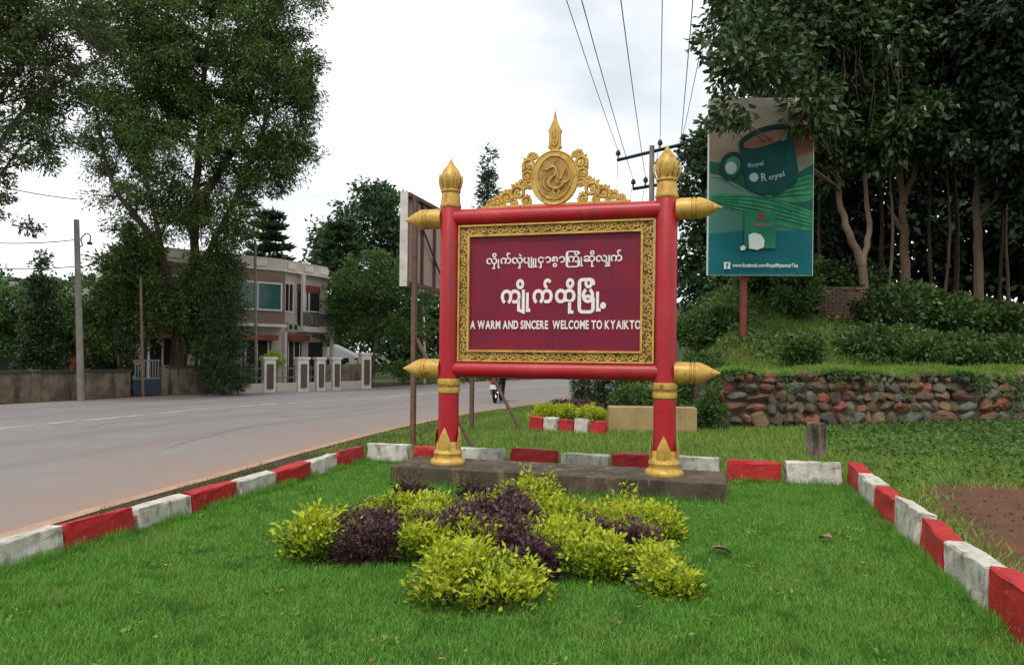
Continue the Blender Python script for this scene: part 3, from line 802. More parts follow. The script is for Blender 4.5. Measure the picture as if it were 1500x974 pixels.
def decal(name, poly, m):
    _ly[0] += 1; y = -.012-.0022*_ly[0]
    P_ = [bp(min(1188, max(1038.5, q[0])), q[1]) for q in poly]
    return MB().plate(P_, y, y+.0018).build(name, m, bb)
def ell(cx, cy, a, b, ang=0, n=24): return [(cx+a*math.cos(t)*math.cos(ang)-b*math.sin(t)*math.sin(ang), cy+a*math.cos(t)*math.sin(ang)+b*math.sin(t)*math.cos(ang)) for t in [2*math.pi*i/n for i in range(n)]]
decal('printed_field', [(1038.5, 402), (1188, 402), (1188, 334), (1150, 338), (1100, 336), (1038.5, 342)], 'bill_teal')
decal('printed_glow', [(1150, 232), (1188, 222), (1188, 160), (1165, 175), (1155, 200)], 'bill_red')
decal('printed_leaf', [(1038.5, 252), (1060, 258), (1090, 276), (1120, 290), (1150, 300), (1188, 308), (1188, 262), (1188, 240), (1150, 262), (1110, 262), (1070, 240), (1038.5, 236)], 'bill_leaf_dark')
lf = decal('printed_leaf', spline([(1038.5, 286), (1060, 283), (1090, 285), (1130, 292), (1160, 300), (1188, 312), (1188, 336), (1150, 333), (1110, 324), (1070, 308), (1038.5, 300)], 3), 'bill_leaf')
lf2 = decal('printed_leaf', spline([(1118, 287), (1140, 272), (1165, 262), (1188, 256), (1188, 290), (1160, 296), (1135, 292)], 3), 'bill_leaf')
def rib(a, b, c_, wd=.9): 
    q = spline([a, b, c_], 5); n = len(q)
    return decal('printed_leaf_rib', [(p[0], p[1]-wd*(.3+.7*math.sin(math.pi*i/(n-1)))) for i, p in enumerate(q)]+[(p[0], p[1]+.4) for p in reversed(q)], 'bill_leaf_line')
for k in range(5): rib((1042, 288+2.6*k), (1110, 290+6*k), (1186, 312+5*k))
for k in range(4): rib((1128, 289), (1150, 272+5*k), (1186, 260+8*k))
for k in range(3): rib((1040, 245+7*k), (1060, 250+7*k), (1085, 268+6*k), .7)
decal('printed_cup_handle', ell(1070, 243, 17, 21, .3), 'bill_rim'); decal('printed_cup_handle', ell(1071, 243, 11, 14, .3), 'bill_leaf')
decal('printed_cup', [(1081, 214), (1156, 188), (1167, 258), (1162, 270), (1138, 284), (1112, 285), (1093, 278)], 'bill_cup')
decal('printed_cup_rim', ell(1118, 201, 40, 15, -.31), 'bill_rim'); decal('printed_tea', ell(1118, 204, 33, 9.5, -.31), 'bill_tea')
decal('printed_badge', ell(1102, 260, 6.5, 6.5), 'bill_print')
decal('printed_badge', ell(1069, 246, 8, 9), 'bill_print')
def btext(txt, px0, px1, py, hpx, m, rot=0.0, bold=.012):
    _ly[0] += 1; y = -.012-.0022*_ly[0]
    v, f = glyph(txt, bold); v = v.copy()
    v[:, 0] -= v[:, 0].min(); X = v[:, 0]/v[:, 0].max()*(px1-px0); Zp = v[:, 1]/.72*hpx
    cr_, sr_ = math.cos(rot), math.sin(rot)
    xs, zs = px0+X*cr_-Zp*sr_, X*sr_+Zp*cr_
    P3 = [(((a-1113)*kx), y-float(d)*.02, BZ+(403-py)*kz+b_*kz) for a, b_, d in zip(xs, zs, v[:, 2])]
    me = bpy.data.meshes.new('printed_text'); me.from_pydata(P3, [], f)
    return obj('printed_text', me, m, bb)
btext('R', 1113, 1121, 266, 12, 'bill_print', .12)
btext('oyal', 1124, 1147, 264, 8, 'bill_print', .25)
btext('Royal', 1094, 1116, 246, 6, 'bill_print', .18)
decal('printed_pack', [(1089, 309), (1134, 309), (1134, 364), (1089, 364)], 'bill_pack')
decal('printed_pack_emblem', ell(1113, 317, 6, 6), 'bill_red'); 
btext('Royal', 1101, 1128, 331, 7, 'bill_tea', .0, .02)
decal('printed_pack_cup', [(1095, 344), (1103, 341), (1113, 344), (1118, 352), (1117, 362), (1108, 366), (1096, 364)], 'bill_white')
decal('printed_sugar', [(1083, 362), (1088, 359), (1091, 362), (1090, 366), (1084, 367)], 'bill_white')
decal('printed_icon', [(1060, 384), (1069, 384), (1069, 394), (1060, 394)], 'bill_white'); btext('f', 1062.5, 1067, 393, 8, 'bill_teal', 0, .03)
btext('www.facebook.com/RoyalMyanmarTea', 1072, 1166, 391, 5.5, 'bill_white', 0, .02)

# ------------------------------------------------------------------ rusty hoarding seen from behind, left of the sign
h0 = G(601, 655); hd = Vector((.27, .963, 0)).normalized(); hang = math.atan2(hd.y, hd.x)
hb = thing('roadside_hoarding', 'rusty steel framed hoarding seen from behind beside the sign', 'hoarding', h0, hang)
# local x runs along the road away from the camera, local -y towards the lawn side (right)
HZ0, HZ1, HL = 2.60, 4.08, 3.3
MB().box((HL/2-.10, .10, (HZ0+HZ1)/2), (HL, .03, HZ1-HZ0)).build('sheet', 'pale_board', hb)
b = MB()
b.box((HL/2-.10, .045, HZ1-.03), (HL+.02, .08, .06)); b.box((HL/2-.10, .045, HZ0+.03), (HL+.02, .08, .06))
b.build('sheet_frame', 'steel_rust', hb)
for x in (-.11, HL-.09): MB().box((x, .10, (HZ0+HZ1)/2), (.02, .13, HZ1-HZ0+.04)).build('end_strip', 'white_frame', hb)
for x in (.55, 1.1, 1.75, 2.4): MB().box((x, .06, (HZ0+HZ1)/2), (.045, .045, HZ1-HZ0-.12)).build('stud', 'steel_rust', hb)
for x in (.03, HL-.35):
    MB().box((x, -.03, HZ1/2-.1), (.085, .07, HZ1+.1)).build('leg', 'steel_rust', hb)
    MB().tube([(x+.03, -.06, 1.75), (x+.10, -1.05, -.05)], .035, 6).build('brace', 'steel_rust', hb)
MB().tube([(.3, .02, HZ1-.35), (1.5, .02, HZ0+.15)], .02, 6).build('cross_brace', 'steel_rust', hb)

# ------------------------------------------------------------------ median planting beyond the kerb
mat('tan_render', (0.36, 0.26, 0.12), (0.27, 0.19, 0.09), 3, c3=(0.13, 0.10, 0.05), s3=6, lo3=0.58, hi3=0.75, stretch3=(1, 1, .2), rough=0.9, bump=0.3)
a0, a1 = G(892, 632), G(1021, 634)
d = a1-a0
b = MB(); b.box((d.length/2, .22, .16), (d.length, .44, .66))
pb_ = b.build('planter_box', 'tan_render', None, bevel=.015, loc=a0); pb_.rotation_euler = (0, 0, math.atan2(d.y, d.x))
tag(pb_, 'tan rendered planter wall behind the right red post', 'planter')
k0, k1 = G(776, 630), G(890, 638)
kerb('short red and white kerb in front of the clipped hedge', k0+Vector((0, .1, 0)), k1+Vector((0, .1, 0)), 5, True, gap=.01, zs=.95)


# =================================================================== FAR SIDE OF THE ROAD
mat('house_wall', (0.58, 0.52, 0.44), (0.48, 0.42, 0.35), 1.5, c3=(0.23, 0.195, 0.16), s3=3, lo3=0.6, hi3=0.75, stretch3=(1, 1, .25), rough=0.85)
mat('house_brown', (0.25, 0.165, 0.125), (0.20, 0.135, 0.10), 2, rough=0.7)
mat('house_trim', (0.76, 0.73, 0.67), (0.64, 0.60, 0.54), 3, rough=0.7)
mat('awning_red', (0.25, 0.085, 0.05), (0.18, 0.06, 0.04), 4, rough=0.7)
mat('glass_green', (0.012, 0.16, 0.115), (0.012, 0.07, 0.075), 1.2, rough=0.12, spec=0.6)
mat('glass_dark', (0.020, 0.022, 0.026), rough=0.1, spec=0.5)
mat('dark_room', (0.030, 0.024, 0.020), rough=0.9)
mat('ac_white', (0.45, 0.43, 0.40), rough=0.5)
mat('wall_old', (0.22, 0.18, 0.125), (0.10, 0.08, 0.055), 2.5, c3=(0.035, 0.034, 0.024), s3=3, lo3=0.48, hi3=0.66, stretch3=(1, 1, .18), rough=0.95, bump=0.4)
mat('wall_cap', (0.050, 0.043, 0.036), rough=0.95)
mat('canopy_white', (0.74, 0.75, 0.76), rough=0.6)
mat('pillar_brown', (0.10, 0.07, 0.055), rough=0.7)
mat('gate_blue', (0.035, 0.055, 0.085), rough=0.5)
mat('gate_white', (0.20, 0.21, 0.22), rough=0.6)
mat('pink_wall', (0.42, 0.32, 0.265), (0.34, 0.25, 0.20), 2, rough=0.9)
mat('roof_tin', (0.20, 0.185, 0.17), (0.13, 0.115, 0.10), 3, rough=0.6)
mat('dark_plastic', (0.012, 0.012, 0.013), rough=0.5)
mat('wire_black', (0.010, 0.010, 0.011), rough=0.7)
mat('shirt_dark', (0.025, 0.022, 0.024), rough=0.9)
mat('trouser', (0.016, 0.017, 0.022), rough=0.9)
mat('skin', (0.28, 0.15, 0.095), rough=0.6)
mat('hair', (0.008, 0.007, 0.006), rough=0.5)
mat('bike_body', (0.030, 0.014, 0.012), rough=0.25, coat=0.5)
mat('tyre', (0.014, 0.014, 0.014), rough=0.9)
mat('chrome', (0.5, 0.5, 0.5), rough=0.2, metallic=1.0)
mat('tail_lamp', (0.30, 0.02, 0.02), rough=0.2)
mat('plate_white', (0.6, 0.6, 0.58), rough=0.5)

# ---------------------------------------------------------------- house
Bc = Vector((-10.15, 31.6, 0))
dL = Vector((-.74, -.67, 0)).normalized(); dR = Vector((.40, .92, 0)).normalized()
Av = Bc+dL*6.2; Cv = Bc+dR*3.15
house = thing('house', 'two storey beige house with green bay window and balcony across the road', 'house', Bc)
def fp(*ps): return [(p.x-Bc.x, p.y-Bc.y) for p in ps]
Dv = Cv+Vector((-7, 3.5, 0)); Ev = Av+Vector((-5, 6.5, 0))
inn = lambda p, k: p  # footprint kept whole
def face(origin, d):
    """matrix placing local x along the wall, y out of it (towards the road), z up"""
    nrm = Vector((d.y, -d.x, 0))
    if nrm.dot(Vector((0, -1, 0))) < 0: nrm = -nrm
    M = Matrix(((d.x, nrm.x, 0, origin.x-Bc.x), (d.y, nrm.y, 0, origin.y-Bc.y), (0, 0, 1, 0), (0, 0, 0, 1)))
    return M
ML, MR = face(Bc, dL), face(Bc, dR) @ Matrix.Diagonal((.68, .5, 1, 1))
def wbox(M, x0, x1, y0, y1, z0, z1, name, m, parent=house):
    b = MB().box(((x0+x1)/2, (y0+y1)/2, (z0+z1)/2), (x1-x0, y1-y0, z1-z0)); b.v = [tuple(M @ Vector(q)) for q in b.v]
    return b.build(name, m, parent)
MB().prism(fp(Av, Bc, Cv, Dv, Ev), 0, 5.05).build('wall', 'house_wall', house)
rf = MB().prism(fp(Av+Vector((-.1, -.2, 0)), Bc+Vector((.12, -.22, 0)), Cv+Vector((.3, 0, 0)), Dv, Ev), 5.053, 5.13).build('roof_slab', 'house_trim', house)
for k, (p, q) in enumerate(((Av, Bc), (Bc, Cv))):
    d_ = (q-p).normalized(); M = face(p, d_); L0 = (q-p).length
    wbox(M, 0 if k == 0 else .13, L0, -.12, 0, 5.133, 5.62, 'parapet', 'house_wall', rf)
    for x in np.arange(.3, L0-.3, 1.15): wbox(M, x, x+.55, .004, .05, 5.25, 5.5, 'parapet_panel', 'house_trim', rf)
# left face: brown clad bay with wide green window
bay = wbox(ML, .12, 5.6, .0, .55, 2.72, 4.92, 'bay', 'house_brown')
def window(M, x0, x1, z0, z1, y, glass, nm=3, parent=house, fr_='house_trim', t=.07):
    wdw = wbox(M, x0, x1, y, y+.03, z0, z1, 'window', glass, parent)
    for (a, b_, c_, d_) in ((x0-t, x1+t, z1, z1+t), (x0-t, x1+t, z0-t, z0), (x0-t, x0, z0, z1), (x1, x1+t, z0, z1)): wbox(M, a, b_, y, y+.07, c_, d_, 'frame', fr_, wdw)
    for k in range(1, nm):
        x = x0+(x1-x0)*k/nm; wbox(M, x-.025, x+.025, y+.031, y+.06, z0, z1, 'mullion', fr_, wdw)
    return wdw
window(ML, .35, 2.35, 3.35, 4.42, .552, 'glass_green', 2); window(ML, 2.75, 5.2, 3.35, 4.42, .552, 'glass_green', 3)
wbox(ML, .05, 5.7, .0, .62, 2.60, 2.715, 'bay_sill', 'house_trim')
# ground floor under the bay
for x0 in (.5, 2.4, 4.3):
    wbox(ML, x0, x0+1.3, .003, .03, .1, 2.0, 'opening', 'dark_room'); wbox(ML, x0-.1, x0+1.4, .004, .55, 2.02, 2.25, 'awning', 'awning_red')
    for k in range(3): wbox(ML, x0+.1+.5*k, x0+.17+.5*k, .032, .06, .1, 2.0, 'mullion', 'house_trim')
# right face
window(MR, .25, .95, 3.35, 4.55, .003, 'glass_dark', 2)
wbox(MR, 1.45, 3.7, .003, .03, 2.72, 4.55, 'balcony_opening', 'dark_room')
wbox(MR, 1.4, 3.75, .004, .09, 4.28, 4.62, 'balcony_shutter', 'awning_red')
for x in (2.15, 2.5): wbox(MR, x, x+.16, .032, .07, 2.72, 4.27, 'balcony_door_frame', 'house_trim')
bal = wbox(MR, 1.2, 4.6, .0, 1.0, 2.45, 2.70, 'balcony', 'house_trim')
for x in (1.22, 2.3, 3.4, 4.52): wbox(MR, x, x+.06, .93, .98, 2.702, 3.35, 'baluster', 'chrome', bal)
wbox(MR, 1.2, 4.6, .93, .985, 3.352, 3.41, 'handrail', 'house_trim', bal)
wbox(MR, 1.3, 4.5, .945, .96, 2.75, 3.3, 'glass_panel', 'roof_tin', bal)
for x in (1.25, 4.3): wbox(MR, x, x+.24, .62, .86, 2.703, 5.05, 'column', 'house_trim')
wbox(MR, 4.3, 4.54, .62, .86, 0, 2.448, 'column', 'house_trim'); wbox(MR, .05, .25, .1, .3, 0, 2.44, 'column', 'house_trim')
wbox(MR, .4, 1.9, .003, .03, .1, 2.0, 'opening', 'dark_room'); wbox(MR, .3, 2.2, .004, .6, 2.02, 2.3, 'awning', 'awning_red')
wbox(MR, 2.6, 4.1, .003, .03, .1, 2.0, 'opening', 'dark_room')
for k in range(3): wbox(MR, .55+.55*k, .62+.55*k, .032, .06, .1, 2.0, 'mullion', 'house_trim')
for x in (.35, .85):
    ac = wbox(MR, x, x+.42, .02, .30, 2.42, 2.85, 'air_conditioner', 'ac_white')
    q = MB().lathe([(.13, 0), (.13, .01)], 12, (0, 0, 0), 'y'); q.v = [tuple(MR @ Vector((x+.21+a, .302+b_, 2.64+c_))) for a, b_, c_ in q.v]; q.build('fan_grille', 'dark_plastic', ac)
# parapet rail tank
# ---------------------------------------------------------------- house fence with white capped pillars
FB = [G(343, 577), G(393, 574.5), G(442, 573), G(468, 572), G(491, 571), G(534, 569)]
fence = thing('house_fence', 'low front fence with white edged pillars before the beige house', 'fence', FB[1])
fo = FB[1]
for i, p in enumerate(FB):
    q = p-fo; ph = 1.25 if i != 5 else 1.45; pw = .42 if i not in (3, 4) else .34
    pil = MB().box((q.x, q.y, ph/2), (pw, pw, ph), Rz(R(35))).build('pillar', 'house_trim', fence)
    MB().box((q.x+.07, q.y-.10, ph/2-.02), (pw*.55, pw*.75, ph*.74), Rz(R(35))).build('pillar_inset', 'pillar_brown', pil)
    MB().box((q.x, q.y, ph+.042), (pw+.1, pw+.1, .08), Rz(R(35))).build('pillar_cap', 'house_trim', pil)
for i in range(5):
    p, q = FB[i]-fo, FB[i+1]-fo; d_ = q-p; an = math.atan2(d_.y, d_.x); c_ = (p+q)/2
    MB().box((c_.x, c_.y, .17), (d_.length-.5, .14, .34), Rz(an)).build('low_wall', 'house_wall', fence)
    if i >= 3: MB().box((c_.x, c_.y, .62), (d_.length-.5, .05, .85), Rz(an)).build('boarding', 'wall_old', fence)
    else:
        for k in range(2): MB().box((c_.x, c_.y, .55+.35*k), (d_.length-.45, .04, .05), Rz(an)).build('bar', 'roof_tin', fence)
        n = int(d_.length/.22)
        for k in range(n):
            t = p+d_*((k+.5)/n); MB().box((t.x, t.y, .68), (.03, .03, .66)).build('bar', 'roof_tin', fence)
# white tent canopy beyond the fence
cp = A(500, 523, 35); b = MB()
b.add([(-.9, -.6, 0), (.95, -.6, -.05), (.95, 1.4, -.05), (-.9, 1.4, 0), (-.55, .2, .62), (-.35, .6, .62)], [(0, 1, 4), (1, 2, 5, 4), (2, 3, 5), (3, 0, 4, 5), (0, 3, 2, 1)])
cn = b.build('canopy_cloth', 'canopy_white'); can = thing('tent_canopy', 'small white peaked canopy beside the house fence', 'canopy', cp); cn.parent = can
for x, y in ((-.85, -.55), (.9, -.55), (.9, 1.35), (-.85, 1.35)): MB().tube([(x, y, -cp.z), (x, y, 0)], .025, 6).build('leg', 'pole_grey', can)

# ---------------------------------------------------------------- old compound wall, gate
def old_wall(label, pts, h, tk=.18, posts=True):
    o0 = pts[0]; t = thing('compound_wall', label, 'wall', o0)
    for i in range(len(pts)-1):
        p, q = pts[i]-o0, pts[i+1]-o0; d_ = q-p; an = math.atan2(d_.y, d_.x); c_ = (p+q)/2; M = Rz(an)
        MB().box((c_.x, c_.y, h/2), (d_.length, tk, h), M).build('wall_panel', 'wall_old', t)
        MB().box((c_.x, c_.y, h+.042), (d_.length+.04, tk+.1, .08), M).build('coping', 'wall_cap', t)
        if posts: MB().box((p.x, p.y, h/2+.02), (.24, .26, h+.16), M).build('pier', 'wall_old', t)
    return t
off_ = Vector((-.55, .35, 0))
old_wall('long stained compound wall at the left edge across the road', [G(x, y)+off_ for x, y in ((-260, 606), (-170, 601), (-90, 597), (-10, 593), (65, 589.5), (140, 585.5), (205, 582))], .82)
old_wall('stained compound wall between the metal gate and the house fence', [G(x, y)+off_ for x, y in ((256, 579.5), (300, 578), (336, 576.8))], .92)
g0, g1 = G(212, 582)+off_, G(250, 580)+off_
gate = thing('metal_gate', 'dark blue metal gate with pale bars in the compound wall', 'gate', g0, math.atan2((g1-g0).y, (g1-g0).x))
GL = (g1-g0).length
MB().box((GL/2, 0, .32), (GL, .04, .5)).build('gate_panel', 'gate_blue', gate)
for k in range(9): MB().box((.06+(GL-.12)*k/8, 0, .88), (.03, .03, .6)).build('bar', 'gate_white', gate)
for z in (.585, 1.19): MB().box((GL/2, -.004, z), (GL, .05, .05)).build('gate_rail', 'gate_white', gate)

# plain buildings glimpsed through the trees behind the wall
def shed(name, label, c_, d, h, rz, wallm, roofm, wins):
    t = thing(name, label, 'building', c_, rz)
    MB().box((0, 0, h/2), (d[0], d[1], h)).build('wall', wallm, t)
    b = MB(); x, y = d[0]/2+.35, d[1]/2+.4
    b.add([(-x, -y, h-.05), (x, -y, h-.05), (x, y, h-.05), (-x, y, h-.05), (-x, 0, h+d[1]*.27), (x, 0, h+d[1]*.27)], [(0, 1, 5, 4), (2, 3, 4, 5), (1, 2, 5), (3, 0, 4), (0, 3, 2, 1)])
    b.build('roof', roofm, t)
    for (wx_, wz, ww, wh, m_) in wins:
        wq = MB().box((wx_, -d[1]/2-.01, wz), (ww, .04, wh)).build('window', m_, t)
        MB().box((wx_, -d[1]/2-.02, wz-wh/2-.04), (ww+.15, .1, .06)).build('sill', 'house_trim', wq)
    return t
shed('outbuilding', 'pale pink plastered building glimpsed behind the gate and trunks', A(200, 560, 33)*1.0, (9, 5, 0), 3.0, R(38), 'pink_wall', 'roof_tin', [(-2.6, 1.3, 1.0, 1.7, 'awning_red'), (-.6, 1.5, .9, 1.1, 'glass_dark'), (1.4, 1.2, .9, 1.9, 'dark_room'), (3.2, 1.5, .9, 1.1, 'glass_dark')]).location.z = 0
shed('cottage', 'grey roofed low building behind the left compound wall', Vector((-23, 32, 0)), (9, 6, 0), 2.6, R(42), 'house_trim', 'roof_tin', [(-2.5, 1.3, 1.1, 1.2, 'glass_dark'), (0, 1.2, .9, 1.9, 'dark_room'), (2.6, 1.3, 1.1, 1.2, 'glass_dark')])
shed('roadside_shop', 'low dark roadside shed under trees beyond the road bend', Vector((-1.0, 52, 0)), (6, 4, 0), 2.4, R(20), 'wall_old', 'roof_tin', [(-1.5, 1.2, 1.6, 1.2, 'dark_room'), (1.5, 1.2, 1.4, 1.2, 'dark_room')])

# ---------------------------------------------------------------- poles and wires
def pole_thing(name, label, foot, top, r0, r1, m='pole_grey', cat='pole', group=None):
    t = thing(name, label, cat, foot, 0, group)
    q = Vector(top)-Vector(foot)
    MB().tube([(0, 0, -.1), tuple(q*.5), tuple(q)], [r0, (r0+r1)/2, r1], 10).build('shaft', m, t, smooth=True)
    return t, q
f1 = G(119, 587.5); pt, q = pole_thing('lamp_pole', 'thick concrete lamp pole in front of the stained wall', f1, A(112, 322, f1.y), .105, .075, 'pole_grey')
lp = A(124, 357, f1.y)-f1
b = MB(); b.tube([Vector(x) for x in spline([(q.x+.02, 0, lp.z-.1), (q.x+.18, 0, lp.z-.06), (q.x+.14, 0, lp.z+.14), (q.x+.30, 0, lp.z+.30), (q.x+.42, 0, lp.z+.22), (q.x+.40, 0, lp.z+.02)], 4)], .02, 6); b.build('lamp_bracket', 'pole_grey', pt, smooth=True)
MB().lathe([(.03, .06), (.07, .04), (.08, 0), (.06, -.03)], 10, (q.x+.40, 0, lp.z)).build('lamp_head', 'dark_plastic', pt)
f2 = G(210, 581); pole_thing('slim_pole', 'slim brown pole at the left side of the metal gate', f2, A(206, 405, f2.y), .05, .04, 'bark_pale')
f3 = G(375, 574); t3, q3 = pole_thing('service_pole', 'slim grey service pole in front of the house bay window', f3, A(374, 352, f3.y), .06, .045)
f4 = G(622, 562); pole_thing('far_pole', 'thin pale pole between the hoarding and the left red post', f4, A(621, 450, f4.y), .06, .05, 'house_trim')

def wire(name, label, a, b, sag, r_=.012, group=None):
    n = 14; mid = (Vector(a)+Vector(b))/2
    pts = [Vector(a).lerp(Vector(b), i/n)-Vector((0, 0, sag*4*(i/n)*(1-i/n))) for i in range(n+1)]
    o0 = Vector(a); m_ = MB(); m_.tube([p-o0 for p in pts], r_, 4)
    o = m_.build(name, 'wire_black', None, loc=o0); return tag(o, label, 'wire', group)
# line pole behind the sign
PY = 23.0
pf = A(956, 480, PY); top = A(955, 214, PY); pf = Vector((top.x+.05, PY, 0)); pf.z = max(0, bank_z(pf.x, PY))
up, uq = pole_thing('utility_pole', 'utility pole with two insulator crossarms behind the right gold finial', pf, top, .11, .08, 'pole_grey')
def arm(pa, pb, name='crossarm'):
    a_, b_ = A(*pa)-pf, A(*pb)-pf
    return MB().tube([a_, b_], .055, 4).build(name, 'dark_plastic', up), a_, b_
a1_, aL, aR = arm((904, 235, 23.5), (1002, 211, 22.6)); a2_, bL, bR = arm((927, 277, 23.3), (995, 266, 22.6))
MB().tube([(0+(A(955, 240, 23)-pf).x, 0, (A(955, 245, 23)-pf).z), tuple(aR*.75+aL*.25)], .02, 5).build('arm_brace', 'dark_plastic', up)
ins = []
for par, a_, b_, ts in ((a1_, aL, aR, (.015, .65, .985)), (a2_, bL, bR, (.01, .28, .97))):
    for t_ in ts:
        p = a_.lerp(b_, t_); MB().lathe([(.02, .0), (.025, .10), (.075, .12), (.08, .20), (.05, .25), (.03, .28)], 10, tuple(p+Vector((0, 0, .04)))).build('insulator', 'dark_plastic', par, smooth=True); ins.append(pf+p+Vector((0, 0, .30)))
run_d = Vector((-.235, -1, 0)); names = ['outer left', 'middle', 'outer right']
tops = [860, 969, 1024, 880, 923, 1007]
lab = ['leftmost overhead wire running from the upper crossarm', 'fourth overhead wire from the left, on the upper crossarm', 'rightmost overhead wire running from the upper crossarm', 'second overhead wire from the left, on the lower crossarm', 'third overhead wire from the left, on the lower crossarm', 'fifth overhead wire from the left, on the lower crossarm']
far_n = dict(zip(lab, ['upper arm left end', 'upper arm middle', 'upper arm right end', 'lower arm left end', 'lower arm middle', 'lower arm right end']))
for p, tx, lb in zip(ins, tops, lab):
    # direction found where the wire leaves the top of the photograph, at the height of the arm
    zt = p.z-.25; d_ = ray(tx, 74); k = (zt-CAM_H)/d_[2]; q = Vector((d_[0]*k, k, zt))
    e = p+(q-p)*(40/(p-q).length); e.z = p.z
    wire('overhead_wire', lb, p, e, .75, .008, 'overhead wires above the sign')
    wire('overhead_wire', 'thin wire running away behind the utility pole from its '+far_n[lb], p, p+Vector((4.5+random.uniform(-.5, .5), 36, 0)), 1.0, .008, 'wires beyond the utility pole')
for (ya, yb, lb, s_) in ((350, 351, 'upper thin wire at the left edge reaching the concrete lamp pole', 0), (386, 390, 'lower thin wire at the left edge reaching the concrete lamp pole', 0), (262, 292, 'loose cable dropping from the left crown towards the lamp pole', 0)):
    wire('service_wire', lb, A(-80, ya-(12 if yb == 292 else 0), 20), A(114, yb, f1.y), .12, .013)
wire('service_wire', 'slack wire from the lamp pole to the slim grey service pole', A(114, 372, f1.y), A(374, 365, f3.y), .5, .012)

# ---------------------------------------------------------------- motorbike and rider (seen from behind on the far lane)
mp_ = G(725, 590.5)
mrz = R(-8)
bike = thing('motorbike', 'dark motorbike riding away on the road under the sign', 'motorbike', mp_, mrz)
def torus(R_, r_, c_, n=22, k=8):
    m_ = MB(); m_.tube([(c_[0], c_[1]+R_*math.cos(2*math.pi*i/n), c_[2]+R_*math.sin(2*math.pi*i/n)) for i in range(n+1)], r_, k, cap=False); return m_
for y in (0, 1.22):
    wh = torus(.235, .048, (0, y, .285)).build('wheel', 'tyre', bike, smooth=True)
    rm = torus(.185, .014, (0, y, .285), 18, 5)
    for k in range(6):
        a = k*math.pi/3; rm.tube([(0, y, .285), (0, y+.18*math.cos(a), .285+.18*math.sin(a))], .010, 4)
    rm.build('rim', 'chrome', wh)
b = MB(); b.tube([Vector(q) for q in spline([(0, -.30, .62), (0, -.1, .72), (0, .35, .70), (0, .60, .52), (0, .78, .48), (0, .95, .70), (0, 1.0, .92)], 4)], [.05, .06, .08, .10, .12, .13, .135, .13, .125, .12, .11, .10, .10, .10, .10, .11, .11, .11, .12, .12, .12, .12, .11, .10, .08], 10)
b.build('body', 'bike_body', bike, smooth=True)
b = MB(); b.tube([Vector(q) for q in spline([(0, -.25, .79), (0, .1, .80), (0, .5, .77)], 4)], [.08, .10, .12, .12, .12, .12, .12, .11, .08], 10, flat=.6); b.build('seat', 'dark_plastic', bike, smooth=True)
for s in (-1, 1):
    MB().tube([(s*.08, 1.22, .28), (s*.08, .98, 1.0)], .024, 6).build('fork', 'chrome', bike)
    MB().tube([(s*.10, 0, .28), (s*.11, -.02, .66)], .022, 6).build('shock', 'chrome', bike)
    MB().tube([Vector(q) for q in spline([(0, .97, 1.02), (s*.2, .93, 1.04), (s*.36, .82, 1.0)], 4)], .016, 6).build('handlebar', 'dark_plastic', bike)
    mr_ = MB(); mr_.tube([(s*.28, .90, 1.03), (s*.33, .93, 1.22)], .007, 5); mr_.lathe([(.01, -.01), (.055, -.006), (.055, .012)], 12, (s*.34, .93, 1.25), 'y'); mr_.build('mirror', 'dark_plastic', bike)
MB().tube([(.13, .45, .28), (.14, -.1, .30), (.14, -.28, .36)], [.03, .045, .045], 8).build('exhaust', 'chrome', bike, smooth=True)
MB().box((0, -.33, .68), (.18, .05, .09)).build('tail_light', 'tail_lamp', bike)
MB().box((0, -.36, .52), (.20, .012, .14)).build('number_plate', 'plate_white', bike)
MB().box((0, -.24, .58), (.12, .22, .10)).build('rear_fender', 'dark_plastic', bike, bevel=.02)

def skinned(name, joints, edges, m, parent=None, loc=None, sub=2):
    me = bpy.data.meshes.new(name); me.from_pydata([j[:3] for j in joints], edges, [])
    o = bpy.data.objects.new(name, me); link(o, parent)
    md = o.modifiers.new('skin', 'SKIN'); md.use_smooth_shade = True
    for i, j in enumerate(joints):
        sv = me.skin_vertices[0].data[i]; sv.radius = (j[3], j[4] if len(j) > 4 else j[3]); sv.use_root = (i == 0)
    s_ = o.modifiers.new('sub', 'SUBSURF'); s_.levels = s_.render_levels = sub
    bpy.context.view_layer.update(); dg = bpy.context.evaluated_depsgraph_get()
    nm = bpy.data.meshes.new_from_object(o.evaluated_get(dg)); o.modifiers.clear(); o.data = nm; bpy.data.meshes.remove(me)
    nm.materials.clear(); nm.materials.append(MATS[m]); nm.polygons.foreach_set('use_smooth', [True]*len(nm.polygons))
    if loc is not None: o.location = loc
    return o
person = thing('person', 'person in dark clothes riding the motorbike away, seen from behind', 'person', mp_, mrz)
J = [(0, .18, .90, .135, .12), (0, .20, 1.10, .125, .11), (0, .24, 1.28, .15, .12), (0, .27, 1.42, .13, .09), (0, .29, 1.50, .055), (0, .31, 1.60, .095, .10), (0, .31, 1.72, .085, .095)]
E_ = [(0, 1), (1, 2), (2, 3), (3, 4), (4, 5), (5, 6)]
for s in (-1, 1):
    b0 = len(J)
    J += [(s*.19, .27, 1.41, .065), (s*.27, .45, 1.20, .050), (s*.32, .70, 1.06, .038), (s*.33, .80, 1.03, .034), (s*.33, .87, 1.02, .028)]
    E_ += [(3, b0), (b0, b0+1), (b0+1, b0+2), (b0+2, b0+3), (b0+3, b0+4)]
    b1 = len(J)
    J += [(s*.12, .22, .86, .095), (s*.19, .62, .76, .070), (s*.18, .48, .38, .052), (s*.18, .46, .28, .042), (s*.19, .60, .25, .042)]
    E_ += [(0, b1), (b1, b1+1), (b1+1, b1+2), (b1+2, b1+3), (b1+3, b1+4)]
body = skinned('body', J, E_, 'trouser', person)
body.data.materials.append(MATS['shirt_dark']); body.data.materials.append(MATS['skin'])
